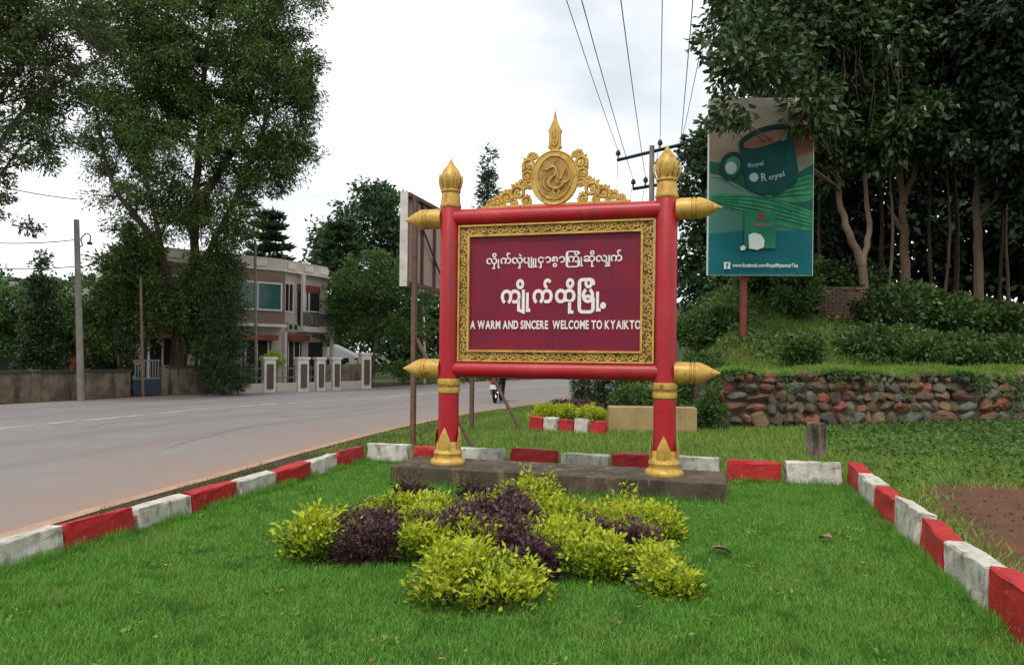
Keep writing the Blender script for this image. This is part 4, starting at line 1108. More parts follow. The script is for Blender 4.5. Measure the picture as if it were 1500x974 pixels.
for p in body.data.polygons:
    c_ = p.center
    if c_.z > 1.49: p.material_index = 2
    elif c_.y > .74 and c_.z > .98: p.material_index = 2
    elif c_.z > .93 and c_.y < .78: p.material_index = 1
bm = bmesh.new(); bmesh.ops.create_uvsphere(bm, u_segments=16, v_segments=10, radius=.118)
for v in bm.verts:
    if v.co.z < -.03 and v.co.y > 0: v.co.z = -.03
    v.co.z *= 1.1
me = bpy.data.meshes.new('hair'); bm.to_mesh(me); bm.free(); obj('hair', me, 'hair', person, (0, .295, 1.70))
# =================================================================== VEGETATION
leafmat('leaf_big_left', (0.034, 0.068, 0.014), (0.078, 0.135, 0.024), (0.115, 0.175, 0.036), transl=.28)
leafmat('leaf_left_edge', (0.036, 0.060, 0.018), (0.085, 0.120, 0.030), transl=.28)
leafmat('leaf_cypress', (0.020, 0.044, 0.013), (0.044, 0.080, 0.021), transl=.15)
leafmat('leaf_conifer', (0.022, 0.048, 0.026), (0.045, 0.080, 0.040), transl=.2)
leafmat('leaf_back', (0.024, 0.058, 0.024), (0.048, 0.098, 0.034), (0.070, 0.130, 0.040), transl=.25)
leafmat('leaf_bright', (0.045, 0.105, 0.022), (0.085, 0.165, 0.032), (0.125, 0.210, 0.045), transl=.3)
leafmat('leaf_right', (0.020, 0.044, 0.014), (0.048, 0.085, 0.024), (0.080, 0.125, 0.036), transl=.2, rough=.4)
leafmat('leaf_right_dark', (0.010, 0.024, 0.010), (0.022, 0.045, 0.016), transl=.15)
leafmat('leaf_bush', (0.040, 0.095, 0.024), (0.080, 0.155, 0.038), (0.125, 0.205, 0.052), transl=.3)
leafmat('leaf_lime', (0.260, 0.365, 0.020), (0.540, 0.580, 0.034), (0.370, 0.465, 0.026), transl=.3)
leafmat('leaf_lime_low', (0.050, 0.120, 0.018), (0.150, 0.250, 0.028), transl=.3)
leafmat('leaf_purple', (0.060, 0.026, 0.034), (0.115, 0.055, 0.062), (0.038, 0.024, 0.024), transl=.15)
leafmat('leaf_plum', (0.165, 0.062, 0.095), (0.100, 0.050, 0.058), (0.200, 0.130, 0.085), transl=.2)
mat('grass_lawn', (0.1, 0.22, 0.03), island=[(0.078, 0.215, 0.026), (0.185, 0.400, 0.058), (0.118, 0.310, 0.038)], transl=.35, rough=.6, spec=.3, c2=(0.190, 0.320, 0.060), scale=1.5, lo=.50, hi=.72, c3=(0.085, 0.210, 0.028), s3=3.5, lo3=.52, hi3=.68)
mat('grass_verge', (0.1, 0.2, 0.03), island=[(0.105, 0.215, 0.028), (0.235, 0.360, 0.060), (0.145, 0.280, 0.038)], transl=.3, rough=.7, spec=.3, c2=(0.200, 0.225, 0.060), scale=1.1, lo=.50, hi=.75)
leafmat('grass_dry', (0.090, 0.100, 0.040), (0.150, 0.140, 0.060), (0.060, 0.075, 0.028), transl=.2, rough=.8)
mat('stem', (0.050, 0.035, 0.022), rough=0.9)
mat('vine', (0.060, 0.045, 0.030), rough=0.9)

def E3(px, py, Y, rx, ry, rz):               # crown lobe: centre seen at px,py ; radii in metres
    return (tuple(A(px, py, Y)), (rx, ry, rz))
# ---------------------------------------------------------------- left side trees
Y0 = 25.5
bs = G(268, 579.5)+Vector((-.6, 1.0, 0)); Y0 = bs.y
make_tree('feathery_tree', 'huge fine leaved tree on several trunks across the road', bs,
    [[bs, A(272, 470, Y0), A(284, 350, Y0), A(292, 220, Y0+.3), A(300, 90, Y0), A(318, -20, Y0)],
     [bs+Vector((-.35, .3, 0)), A(256, 470, Y0), A(238, 370, Y0), A(215, 260, Y0), A(200, 130, Y0)],
     [A(276, 440, Y0), A(300, 380, Y0), A(345, 290, Y0-.3), A(385, 190, Y0-.4), A(410, 90, Y0)],
     [A(258, 440, Y0), A(225, 350, Y0-.5), A(165, 270, Y0-.6), A(140, 160, Y0)],
     [A(290, 300, Y0), A(340, 220, Y0+.8), A(375, 110, Y0+1), A(390, 20, Y0)]],
    [E3(300, 60, Y0, 3.2, 3.0, 2.6), E3(205, 110, Y0, 2.2, 2.4, 2.6), E3(395, 110, Y0, 1.75, 2.2, 2.0), E3(160, 190, Y0, 1.2, 1.6, 2.2), E3(270, 230, Y0, 2.8, 2.6, 2.4), E3(375, 215, Y0, 1.7, 1.8, 1.4),
     E3(425, 225, Y0, .75, 1.2, .9), E3(390, 265, Y0, .9, 1.2, .6), E3(440, 110, Y0, .7, 1.2, 1.6), E3(225, 320, Y0, 1.9, 2.0, 1.3), E3(330, 320, Y0, .9, 1.4, 1.1), E3(300, -70, Y0, 3.6, 3.0, 1.8), E3(400, 10, Y0, 1.7, 2.0, 1.6), E3(180, 20, Y0, 1.8, 2.0, 1.6), E3(160, 360, Y0, .55, .8, .4), E3(200, 380, Y0, .8, 1.0, .8), E3(300, 400, Y0, .8, 1.0, 1.2), E3(235, 420, Y0, .8, .9, 1.3), E3(440, 170, Y0, .6, 1, 1.2)],
    1150, 150, .50, .155, .045, 'leaf_big_left', r0=.23, limbs=170, droop=.35, shell=.25, seed=11, twig=.014)
ls = G(-70, 598)+Vector((.9, -.6, 0)); Yl = 19.0; ls = Vector((A(-70, 500, Yl).x, Yl, 0))
make_tree('leaning_tree', 'tree at the left edge hanging ragged branches into view', ls,
    [[ls, A(-60, 400, Yl), A(-40, 250, Yl), A(10, 130, Yl), A(60, 60, Yl)], [A(-45, 290, Yl), A(20, 180, Yl), A(100, 110, Yl), A(150, 85, Yl)], [A(-55, 330, Yl), A(-10, 270, Yl), A(30, 215, Yl)]],
    [E3(40, 120, Yl, 1.25, 1.6, 1.3), E3(-40, 90, Yl, 1.9, 2, 2.2), E3(30, 225, Yl, .8, 1.2, .65), E3(75, 215, Yl, .6, .9, .7), E3(15, 310, Yl, .35, .8, .9), E3(70, 30, Yl, 1.6, 1.6, 1.3), E3(0, -20, Yl, 2.3, 2, 1.4), E3(-30, 260, Yl, .8, 1, 1.2), E3(100, 285, Yl, .22, .4, .16)],
    330, 110, .40, .14, .045, 'leaf_left_edge', r0=.10, limbs=110, droop=.3, shell=.2, seed=12)
def conic(name, label, px, py0, py1, wpx, Y, leaf, n, L=.14, W=.05, seed=3, base_z=0.0, r0=.08, tip=.05, per=50, cr=.22, belly=.0):
    p0 = A(px, py0, Y); p1 = A(px, py1, Y); p0.z = base_z
    H_ = p1.z-p0.z; wm = wpx/FPX*Y/2; k = 9
    el = []
    for i in range(k):
        t = (i+.5)/k; rr = wm*((1-t)**.8*(1-tip)+tip)*(min(1, .55+t*3) if belly else 1)
        el.append(((p0.x, p0.y, p0.z+H_*(.06+.94*t)), (rr, rr, H_/k*.9)))
    return make_tree(name, label, p0, [[p0, p0+Vector((.02, 0, H_*.4)), p0+Vector((0, .03, H_*.75)), p0+Vector((0, 0, H_*.97))]], el, n, per, cr, L, W, leaf, r0=r0, limbs=20, droop=.15, shell=.35, seed=seed, flat=1.0, twig=.008)
conic('cypress_tree', 'dark pointed cypress behind the stained wall at left', 58, 560, 372, 74, 23.4, 'leaf_cypress', 330, seed=21)
conic('column_tree', 'narrow dark column shaped tree right of the slim brown pole', 191, 580, 335, 34, 24.2, 'leaf_cypress', 120, seed=22, tip=.5, L=.12, W=.045, cr=.2)
conic('weeping_tree', 'broad dark weeping conifer left of the house bay window', 326, 578, 352, 84, 25.0, 'leaf_cypress', 230, L=.18, W=.03, seed=23, tip=.35, cr=.3)
conic('small_conifer', 'small dark conifer between the lamp pole and the column tree', 150, 580, 400, 70, 29, 'leaf_cypress', 130, L=.16, W=.05, seed=24, tip=.4, cr=.3)
conic('pointed_conifer', 'tall pale pointed casuarina rising behind the sign crest', 712, 520, 222, 74, 62, 'leaf_conifer', 420, L=.55, W=.11, seed=25, tip=.08, cr=.6, r0=.2, per=34)
# knobbly pollard limb beside the lamp
# trees beyond the house and the road bend
def broad(name, label, px, py, Y, lobes, n, leaf, L=.28, W=.13, seed=1, r0=.18, cr=.55, per=46, bz=0.0, limbs=40, bark='bark', group=None, shell=.35, droop=.2):
    b_ = A(px, py, Y); b_.z = bz
    tops_ = [A(l[0], l[1], Y) for l in lobes]
    cen = tops_[0]
    st = [[b_, b_.lerp(Vector((cen.x, b_.y, cen.z)), .45)+Vector((.1, 0, 0)), Vector((cen.x, b_.y, cen.z)), Vector((cen.x, b_.y, cen.z+lobes[0][3]*.6))]]
    for t in tops_[1:4]: st.append([b_.lerp(cen, .5), b_.lerp(cen, .5).lerp(t, .5)+Vector((0, 0, .2)), t])
    return make_tree(name, label, b_, st, [E3(l[0], l[1], Y, l[2], l[2], l[3]) for l in lobes], n, per, cr, L, W, leaf, bark=bark, r0=r0, limbs=limbs, seed=seed, shell=shell, droop=droop, group=group)
broad('round_tree', 'dark round tree standing highest behind the house and shrubby tree', 545, 520, 48, [(548, 330, 2.4, 2.6), (500, 350, 1.8, 1.6), (585, 370, 2.0, 2.2), (545, 285, 1.0, 1.0), (470, 375, 1.2, 1.0)], 210, 'leaf_back', seed=31, L=.36, W=.18, cr=.7)
def tiered(name, label, px, py0, py1, wpx, Y, leaf, seed):
    g = np.random.default_rng(seed); p0 = A(px, py0, Y); p1 = A(px, py1, Y); p0.z = 0; H_ = p1.z
    t = thing(name, label, 'tree', p0); m_ = MB(); m_.tube([(0, 0, 0), (.05, 0, H_*.5), (0, 0, H_*.98)], [.18, .12, .03], 8)
    pts = []; ax = []
    for z in np.linspace(H_*.30, H_*.97, 11):
        R_ = wpx/FPX*Y/2*((1-z/H_)*1.25+.18)
        for k in range(6):
            a = k*math.pi/3+g.uniform(0, 1); e = Vector((R_*math.cos(a), R_*math.sin(a), z+R_*.22))
            m_.tube([(0, 0, z), tuple(e*.5+Vector((0, 0, z*.5-.05))), tuple(e)], [.04, .03, .01], 5)
            for q in range(130):
                u_ = g.uniform(.2, 1.05); p = Vector((0, 0, z)).lerp(e, u_)+Vector((g.normal()*.16, g.normal()*.16, g.normal()*.07))
                pts.append(p); ax.append((math.cos(a)*.8+g.normal()*.5, math.sin(a)*.8+g.normal()*.5, .3+g.normal()*.25))
    m_.build('trunk', 'bark', t, smooth=True)
    n = len(pts); obj('crown', leaf_mesh('crown', np.array([tuple(q) for q in pts]), np.array(ax), g.uniform(.3, .55, n), g.uniform(.10, .17, n), g=g), leaf, t); return t
tiered('tiered_conifer', 'tiered conifer with star shaped branches above the house parapet', 392, 520, 312, 100, 44, 'leaf_conifer', 41)
tiered('tiered_conifer', 'wide tiered conifer between the house roof and the round tree', 497, 520, 330, 130, 42, 'leaf_back', 42)
broad('garden_tree', 'bright green layered garden tree right of the house', 541, 568, 33.5, [(545, 420, 1.9, 1.0), (510, 440, 1.2, 1.1), (590, 430, 1.5, 1.2), (560, 480, 2.1, .55), (495, 492, 1.2, .32), (600, 480, 1.3, .9), (545, 385, 1.2, .6)], 250, 'leaf_bright', seed=32, L=.20, W=.09, cr=.42, r0=.10, per=50)
broad('roadside_tree', 'mid green tree behind the rusty hoarding', 640, 556, 42, [(640, 450, 2.0, 1.6), (610, 480, 1.6, 1.3), (670, 480, 1.6, 1.4)], 130, 'leaf_back', seed=33, L=.3, W=.14, cr=.6, r0=.12)
broad('shade_tree', 'leafy tree filling the gap behind the pale pink building', 120, 540, 38, [(110, 450, 2.6, 1.6), (60, 470, 1.8, 1.2), (165, 440, 1.8, 1.8), (20, 460, 1.8, 1.4), (-40, 440, 2.2, 2)], 200, 'leaf_back', seed=34, L=.3, W=.14, cr=.6)
broad('yard_tree', 'green tree in the yard behind the metal gate', 235, 560, 30, [(235, 470, 1.2, 1.0), (290, 440, 1.2, 1.6), (215, 410, 1.0, 1.0)], 110, 'leaf_back', seed=35, L=.2, W=.09, cr=.4, r0=.1)
broad('yard_bush', 'yellow green bush among the trunks beside the metal gate', 258, 575, 25.0, [(258, 455, .55, .5), (262, 480, .5, .4)], 26, 'leaf_bright', seed=36, L=.14, W=.06, cr=.25, r0=.04, limbs=10)
broad('pot_shrub', 'yellow leaved shrub above a fence pillar by the house', 400, 572, 29.0, [(400, 526, .42, .26)], 22, 'leaf_lime', seed=37, L=.12, W=.05, cr=.18, r0=.03, limbs=8)
broad('dark_tree', 'dense dark tree in front of the house side wall', 175, 575, 24.6, [(170, 420, .9, 1.5), (215, 450, .8, 1.3), (150, 480, .9, 1.0), (200, 370, .9, .8)], 190, 'leaf_big_left', seed=38, L=.17, W=.06, cr=.36, r0=.09, per=60)
broad('dark_tree', 'dense dark tree hiding the house wall right of the metal gate', 300, 575, 25.6, [(300, 430, .8, 1.6), (330, 420, .7, 1.2), (275, 470, .7, .9), (315, 500, .8, .9)], 190, 'leaf_big_left', seed=39, L=.17, W=.06, cr=.36, r0=.09, per=60)
broad('garden_tree', 'light green garden tree between the cypress and the lamp pole', 95, 575, 26.5, [(95, 455, .9, 1.0), (80, 500, .8, .7), (120, 480, .7, .9)], 120, 'leaf_bush', seed=45, L=.17, W=.08, cr=.36, r0=.07, per=50)
broad('garden_tree', 'light green garden tree at the left edge behind the stained wall', 15, 575, 25.5, [(10, 450, 1.1, 1.1), (-30, 480, 1.2, 1.2), (30, 500, .6, .8)], 140, 'leaf_bush', seed=46, L=.17, W=.08, cr=.36, r0=.07, per=50)
# palm fronds far left
def palm(name, label, px, py0, py1, Y, seed):
    g = np.random.default_rng(seed); p0 = A(px, py0, Y); p1 = A(px, py1, Y); p0.z = 0; H_ = p1.z
    t = thing(name, label, 'palm', p0); MB().tube([(0, 0, 0), (.1, 0, H_*.5), (.05, 0, H_)], [.16, .12, .10], 8).build('trunk', 'bark_pale', t, smooth=True)
    for k in range(13):
        a = k*2*math.pi/13+g.uniform(-.2, .2); Lf = g.uniform(1.7, 2.3); el = g.uniform(.2, .9)
        sp_ = [Vector((.05, 0, H_))+Vector((math.cos(a), math.sin(a), 0))*Lf*u_*math.cos(el*.6)+Vector((0, 0, Lf*(math.sin(el)*u_-.75*u_*u_))) for u_ in np.linspace(0, 1, 8)]
        P_, X_ = [], []
        for i in range(70):
            u_ = g.uniform(.12, 1)*7; j = min(6, int(u_)); p = sp_[j].lerp(sp_[j+1], u_-j); s_ = g.choice((-1, 1)); d_ = (sp_[j+1]-sp_[j]).normalized()
            sd_ = Vector((-math.sin(a), math.cos(a), 0))*s_; P_.append(tuple(p)); X_.append(tuple(sd_+d_*.5+Vector((0, 0, -.5+g.normal()*.15))))
        obj('frond', leaf_mesh('frond', np.array(P_), np.array(X_), g.uniform(.35, .6, 70), .06, g=g), 'leaf_back', t)
    return t
palm('palm_tree', 'palm showing its fronds above the grey roofed building', 100, 540, 415, 34, 51); palm('palm_tree', 'palm at the left edge beside the pointed cypress', 22, 540, 412, 36, 52)

# ---------------------------------------------------------------- right side: tall dark trees on the bank
def bank_base(px, Y, py=430):
    p = A(px, py, Y); p.z = bank_z(p.x, Y)-.1; return p
def rtree(name, label, Y, trunk_px, lobes, n, seed, r0=.2, L=.23, W=.12, leaf='leaf_right', cr=.6, per=78, bark='bark_pale', limbs=45, extra=(), shell=.3, droop=.45):
    b_ = bank_base(trunk_px[0][0], Y)
    st = [[b_]+[A(x, y, Y) for x, y in trunk_px[1:]]]+[[A(x, y, Y) for x, y in e] for e in extra]
    return make_tree(name, label, b_, st, [E3(l[0], l[1], Y+(l[4] if len(l) > 4 else 0), l[2], l[2]*.8, l[3]) for l in lobes], n, per, cr, L, W, leaf, bark=bark, r0=r0, limbs=limbs, seed=seed, shell=shell, droop=droop)
rtree('broadleaf_tree', 'crooked double trunked broadleaf tree whose leaves overhang the billboard', 22.0, [(1268, 420), (1262, 390), (1238, 330), (1226, 260), (1215, 180), (1190, 90)],
    [(1100, 105, .8, .6, -4.5), (1082, 160, .42, .50, -4.5), (1075, 110, .4, .6, -4.5), (1140, 85, 1.0, .8, -3), (1185, 150, .7, .8, -3.2), (1090, 60, .9, .9, -4), (1210, 180, 1.4, 1.4), (1200, 90, 2.0, 1.7), (1160, 20, 2.2, 1.6, -1), (1250, 60, 2.2, 1.8), (1215, 240, .8, .9), (1100, 0, 1.3, .9, -2)],
    330, 61, .15, extra=[[(1262, 390), (1272, 340), (1268, 270), (1275, 180), (1300, 100)], [(1215, 180), (1150, 120), (1100, 90)]], limbs=90)
rtree('broadleaf_tree', 'straight pale trunked broadleaf tree in the middle of the bank', 23.0, [(1328, 420), (1325, 370), (1322, 300), (1316, 220), (1310, 120), (1320, 0)],
    [(1310, 120, 1.9, 1.8), (1345, 70, 2.2, 1.9), (1290, 180, 1.3, 1.3, -1), (1335, 190, 1.2, 1.0, -2), (1300, 20, 2.6, 1.8), (1390, 130, 1.6, 1.6), (1370, 200, .9, .8, -1)], 260, 62, .16, extra=[[(1322, 300), (1340, 250), (1370, 180), (1400, 120)], [(1324, 340), (1310, 320), (1300, 300)]], limbs=70)
rtree('broadleaf_tree', 'pale trunked broadleaf tree near the right edge of the bank', 22.0, [(1436, 420), (1432, 360), (1432, 290), (1440, 210), (1448, 100), (1450, 0)],
    [(1440, 110, 2.2, 2.2), (1490, 180, 1.8, 1.8), (1410, 180, 1.2, 1.2, -1), (1480, 40, 2.6, 2.0), (1400, 40, 2.0, 1.8), (1500, 260, 1.2, 1.2)], 260, 63, .15, limbs=60, leaf='leaf_right_dark')
rtree('broadleaf_tree', 'tall dark tree beyond the right edge of the view', 20.0, [(1545, 420), (1550, 330), (1556, 200), (1560, 60)], [(1550, 110, 2.2, 2.6), (1520, 230, 1.3, 1.4), (1580, 300, 1.6, 1.6), (1500, 20, 2.0, 1.8), (1600, 180, 2.4, 2.4)], 200, 64, .2, leaf='leaf_right_dark')
rtree('slender_tree', 'slender dark stemmed tree left of the middle pale trunk', 25.0, [(1290, 420), (1292, 350), (1290, 250), (1296, 120)], [(1290, 160, 1.6, 2.0), (1270, 60, 2.4, 2.2)], 130, 65, .1, bark='bark', leaf='leaf_right_dark')
rtree('slender_tree', 'slender brown stemmed tree between the two pale trunks at right', 25.0, [(1400, 420), (1402, 330), (1398, 230), (1405, 100)], [(1400, 170, 1.7, 2.0), (1390, 60, 2.6, 2.4)], 140, 66, .1, bark='bark', leaf='leaf_right_dark')
for i, (px, Y, dx, r_, lb) in enumerate([(1205, 24.5, -6, .07, 'slim stem just right of the billboard edge'), (1300, 22.5, 8, .06, 'slim pale stem leaning close to the middle pale trunk'), (1365, 24.0, -4, .07, 'slim stem halfway between the middle and right trunks'), (1382, 23.2, 10, .055, 'thin leaning stem right of the middle pale trunk'), (1462, 23.0, 6, .06, 'slim stem just right of the right pale trunk'), (1478, 24.0, -5, .06, 'slim stem at the right edge of the bank')]):
    rtree('slim_tree', lb, Y, [(px, 430), (px+dx, 340), (px+dx*.5, 240), (px+dx*2, 130)], [(px+dx, 120, 1.3, 1.3), (px, 50, 1.8, 1.4)], 60, 140+i, r_, bark='bark_pale' if i % 2 else 'bark', leaf='leaf_right', limbs=16)
rtree('spreading_tree', 'leafy tree rising behind the left side of the billboard', 27.0, [(1040, 480), (1050, 420), (1060, 330), (1075, 220)], [(1030, 300, 1.3, 1.4), (1060, 240, 1.6, 1.6), (1020, 390, .9, 1.4), (1100, 200, 2.2, 2.0), (1110, 330, 2.2, 2.0), (1060, 420, 1.6, 1.3), (1150, 260, 2.4, 2.4)], 330, 67, .2, leaf='leaf_back', L=.26, W=.14, bark='bark')
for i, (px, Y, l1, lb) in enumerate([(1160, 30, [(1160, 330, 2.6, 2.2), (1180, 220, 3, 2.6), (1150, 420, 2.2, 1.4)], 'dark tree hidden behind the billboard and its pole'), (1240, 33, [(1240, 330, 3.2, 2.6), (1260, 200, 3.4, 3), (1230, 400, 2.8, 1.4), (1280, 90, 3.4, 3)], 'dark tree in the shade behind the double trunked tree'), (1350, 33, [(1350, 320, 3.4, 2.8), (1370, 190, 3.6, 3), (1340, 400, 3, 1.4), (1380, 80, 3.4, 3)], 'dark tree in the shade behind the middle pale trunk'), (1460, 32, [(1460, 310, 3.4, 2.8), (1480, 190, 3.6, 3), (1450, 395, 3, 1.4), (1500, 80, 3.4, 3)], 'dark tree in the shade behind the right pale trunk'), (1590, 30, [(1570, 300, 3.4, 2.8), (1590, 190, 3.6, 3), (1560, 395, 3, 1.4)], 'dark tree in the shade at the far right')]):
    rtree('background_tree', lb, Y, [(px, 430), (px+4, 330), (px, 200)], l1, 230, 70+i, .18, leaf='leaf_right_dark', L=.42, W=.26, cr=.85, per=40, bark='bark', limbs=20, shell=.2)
# hanging vines in the right crowns
g = np.random.default_rng(8); vt = thing('hanging_vines', 'thin brown vines hanging from the dark crowns at top right', 'vines', A(1240, 60, 20.5))
for k in range(26):
    x = 1170+g.uniform(0, 150); a = A(x, g.uniform(40, 110), 20.6+g.uniform(-.6, .6))-vt.location; ln = g.uniform(.8, 2.4)
    MB().tube([a, a+Vector((g.normal()*.06, 0, -ln*.5)), a+Vector((g.normal()*.1, 0, -ln))], .010, 4).build('vine', 'vine', vt)

# ---------------------------------------------------------------- bushes on and below the bank
def bush(name, label, c_, lobes, n, leaf, L=.09, W=.045, seed=1, cr=.16, per=46, group=None, cat='bush', up=.2, stems=7, shell=.3):
    g = np.random.default_rng(seed); c_ = Vector(c_); t = thing(name, label, cat, c_, 0, group)
    C, D = in_ellipsoids([((l[0], l[1], l[2]), (l[3], l[4], l[5])) for l in lobes], n, shell, g)
    C[:, 2] = np.maximum(C[:, 2], .04)
    m_ = MB()
    for i in g.choice(len(C), min(stems, len(C)), replace=False):
        e = Vector(C[i]); m_.tube([(e.x*.15, e.y*.15, -.05), tuple(Vector((e.x*.5, e.y*.5, e.z*.6))), tuple(e)], [.014, .010, .005], 5)
    tag(m_.build('stems', 'stem', t), kind='stuff')
    obj('leaves', clump_leaves(C, D, per, cr, L, W, -up, .8, g, 'leaves'), leaf, t)
    return t
def on_bank(px, py, Y):
    p = A(px, py, Y); p.z = bank_z(p.x, Y); return p
bush('bush', 'rounded green bush left of the red billboard pole', on_bank(1035, 515, 18.0), [(-.1, 0, .5, .6, .6, .55), (.3, .2, .35, .4, .5, .4), (-.4, 0, .35, .4, .4, .4)], 120, 'leaf_bush', seed=81)
bush('bush', 'upright leafy bush on the bank right of the billboard pole', on_bank(1172, 530, 17.2), [(0, 0, .42, .42, .4, .5), (.25, 0, .6, .3, .3, .35)], 70, 'leaf_bush', seed=82, L=.13, W=.05)
bush('bush', 'small upright bush on the bank ledge below the right trunks', on_bank(1352, 530, 17.6), [(0, 0, .35, .42, .4, .42), (.1, 0, .55, .25, .3, .3)], 60, 'leaf_bush', seed=83, L=.11, W=.05)
bush('bush', 'tall shrub leaning beside the old brick stub', on_bank(1165, 470, 21.0), [(0, 0, .8, .7, .6, .8), (.1, 0, 1.5, .5, .5, .6)], 100, 'leaf_bush', seed=84, L=.14, W=.07, cr=.24)
for i, (px, py, Y, sx, h, lb) in enumerate([(1285, 470, 21.4, 1.0, .62, 'leafy bush crowding the bank right of the brick stub'), (1335, 460, 21.7, 1.0, .8, 'dense bush at the foot of the middle pale trunk'), (1390, 465, 21.6, 1.1, .8, 'dense bush between the two right pale trunks'), (1450, 470, 21.4, 1.1, .8, 'dense bush at the foot of the right pale trunk'), (1515, 480, 21.0, 1.2, .9, 'dense bush at the right edge of the bank'), (1125, 478, 22.4, 1.0, .9, 'dark bush behind the billboard pole'), (1235, 440, 23, 1.3, .9, 'dark bush behind the brick stub')]):
    bush('bank_bush', lb, on_bank(px, py, Y), [(0, 0, h*.6, sx, .7, h*.7), (.4, -.3, h*.35, sx*.7, .6, h*.45)], 150, 'leaf_bush' if i % 3 else 'leaf_right', seed=90+i, L=.16, W=.09, cr=.26, per=40)
for i, (px, Y, sx, h, lb) in enumerate([(1050, 20.4, .6, .45, 'low bush just left of the red billboard pole foot'), (1275, 19.6, .9, .65, 'mid slope bush left of the small upright bush'), (1320, 19.9, .9, .7, 'mid slope bush below the middle pale trunk'), (1385, 19.8, 1.0, .7, 'mid slope bush right of the small upright bush'), (1440, 19.4, 1.0, .75, 'mid slope bush below the right pale trunk'), (1500, 19.0, 1.0, .8, 'mid slope bush at the right edge of view'), (1030, 20.5, .9, .8, 'bush at the left foot of the bank behind the gold rail end')]):
    bush('slope_bush', lb, on_bank(px, 480, Y), [(0, 0, h*.5, sx, .6, h*.6), (-.4, -.2, h*.35, sx*.6, .5, h*.4), (.5, .1, h*.6, sx*.5, .5, h*.5)], 130, 'leaf_bush', seed=130+i, L=.13, W=.07, cr=.22, per=40)
bush('creeper', 'weeds climbing the left end of the stone wall', Vector((WX0+.05, wall_y(WX0)-.1, 0)), [(0, 0, .4, .25, .3, .5), (-.3, .2, .2, .35, .4, .3)], 60, 'leaf_bush', seed=99)
# old brick stub
mat('old_brick', (0.15, 0.085, 0.055), (0.09, 0.06, 0.045), 5, c3=(0.05, 0.055, 0.03), s3=4, rough=0.95, bump=0.7)
sp0 = on_bank(1226, 470, 21.4)
stub = thing('brick_stub', 'broken brown brick stub on the bank under the crooked trunk', 'wall', sp0)
MB().box((0, 0, .42), (1.22, .5, 1.05)).build('mortar', 'mortar', stub)
bme = MB().box((0, 0, 0), (.215, .06, .062)).mesh('brick'); bme.materials.append(MATS['old_brick'])
for r_ in range(13):
    for k in range(6):
        if r_ > 10 and random.random() < .4: continue
        o = bpy.data.objects.new('brick', bme); o.location = (-.57+.228*k+(.11 if r_ % 2 else 0)-.05, -.265+random.gauss(0, .008), -.05+.078*r_); o.rotation_euler = (0, 0, random.gauss(0, .03)); link(o, stub)
# shoulder-high weeds along the far shoulder and the sign's background
def far_mass(name, label, pts, n, leaf, L, W, cr, seed, per=36):
    g = np.random.default_rng(seed); k = g.integers(0, len(pts)-1, n); t = g.random(n); P_ = np.array([tuple(p) for p in pts])
    C = P_[k]*(1-t[:, None])+P_[k+1]*t[:, None]; h = C[:, 2].copy()
    C[:, 0] += g.normal(size=n)*1.2; C[:, 1] += g.uniform(-1, 4, n); C[:, 2] = h*g.random(n)**.8*(.75+.35*np.sin(C[:, 0]*.9)+.15*np.sin(C[:, 0]*2.7))
    o = obj(name, clump_leaves(C, unit(n, g), per, cr, L, W, .1, .8, g, name), leaf); return tag(o, label, 'trees', kind='stuff')
far_mass('distant_woods', 'distant green belt of trees closing the horizon', [Vector((-75, 48, 5)), Vector((-45, 52, 5)), Vector((-22, 50, 5.5)), Vector((-8, 60, 5)), Vector((6, 66, 5)), Vector((14, 66, 5)), Vector((24, 60, 6)), Vector((60, 60, 8))], 900, 'leaf_back', .6, .35, 1.1, 101)
far_mass('roadside_scrub', 'low green scrub along the far side of the road bend', [Vector((-5.2, 34.5, .9)), Vector((-3.0, 40, 1.3)), Vector((0.6, 46, 1.4)), Vector((6, 52, 1.5)), Vector((16, 58, 1.8))], 230, 'leaf_bright', .22, .12, .5, 102)

# ---------------------------------------------------------------- median shrubs beyond the kerb
hp0, hp1 = G(785, 622)+Vector((0, .35, 0)), G(888, 628)+Vector((0, .35, 0)); hm = (hp0+hp1)/2; hl = (hp1-hp0).length/2
bush('clipped_hedge', 'low clipped lime hedge behind the short red and white kerb', hm, [(-hl*.6, 0, .22, hl*.45, .28, .2), (0, 0, .22, hl*.45, .3, .2), (hl*.6, 0, .22, hl*.45, .28, .2)], 130, 'leaf_lime', L=.06, W=.025, seed=111, cr=.10, per=50)
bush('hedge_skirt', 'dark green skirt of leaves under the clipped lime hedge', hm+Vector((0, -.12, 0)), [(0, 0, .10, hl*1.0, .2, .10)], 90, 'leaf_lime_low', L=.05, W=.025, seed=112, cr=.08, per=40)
bush('purple_border', 'low purple leaved border behind the clipped lime hedge', hm+Vector((.1, 1.2, 0)), [(0, 0, .22, hl*1.05, .35, .2)], 110, 'leaf_plum', L=.08, W=.035, seed=113, cr=.12, per=40)
for i, px in enumerate((852, 884, 914)):
    p = A(px, 600, 18.5+i*.9); p.z = 0
    conic('topiary', ['leftmost dark clipped topiary cone under the lower rail', 'middle dark clipped topiary cone under the lower rail', 'rightmost dark clipped topiary cone behind the planter'][i], px, 602, 532, 46, 18.5+i*.9, 'leaf_cypress', 90, L=.06, W=.03, seed=114+i, cr=.12, tip=.25, r0=.03, per=60)
bush('bright_shrub', 'bright green mounded shrub behind the tan planter wall', G(935, 622)+Vector((.1, 1.0, 0)), [(0, 0, .42, .62, .5, .38), (.5, .2, .35, .45, .4, .3)], 100, 'leaf_bright', L=.08, W=.04, seed=118, cr=.16)
bush('planter_shrub', 'leafy shrub behind the right red post beside the planter', G(1010, 618)+Vector((.2, .8, 0)), [(0, 0, .5, .55, .5, .5), (.4, .2, .6, .4, .4, .5)], 110, 'leaf_bush', L=.10, W=.05, seed=119, cr=.2)
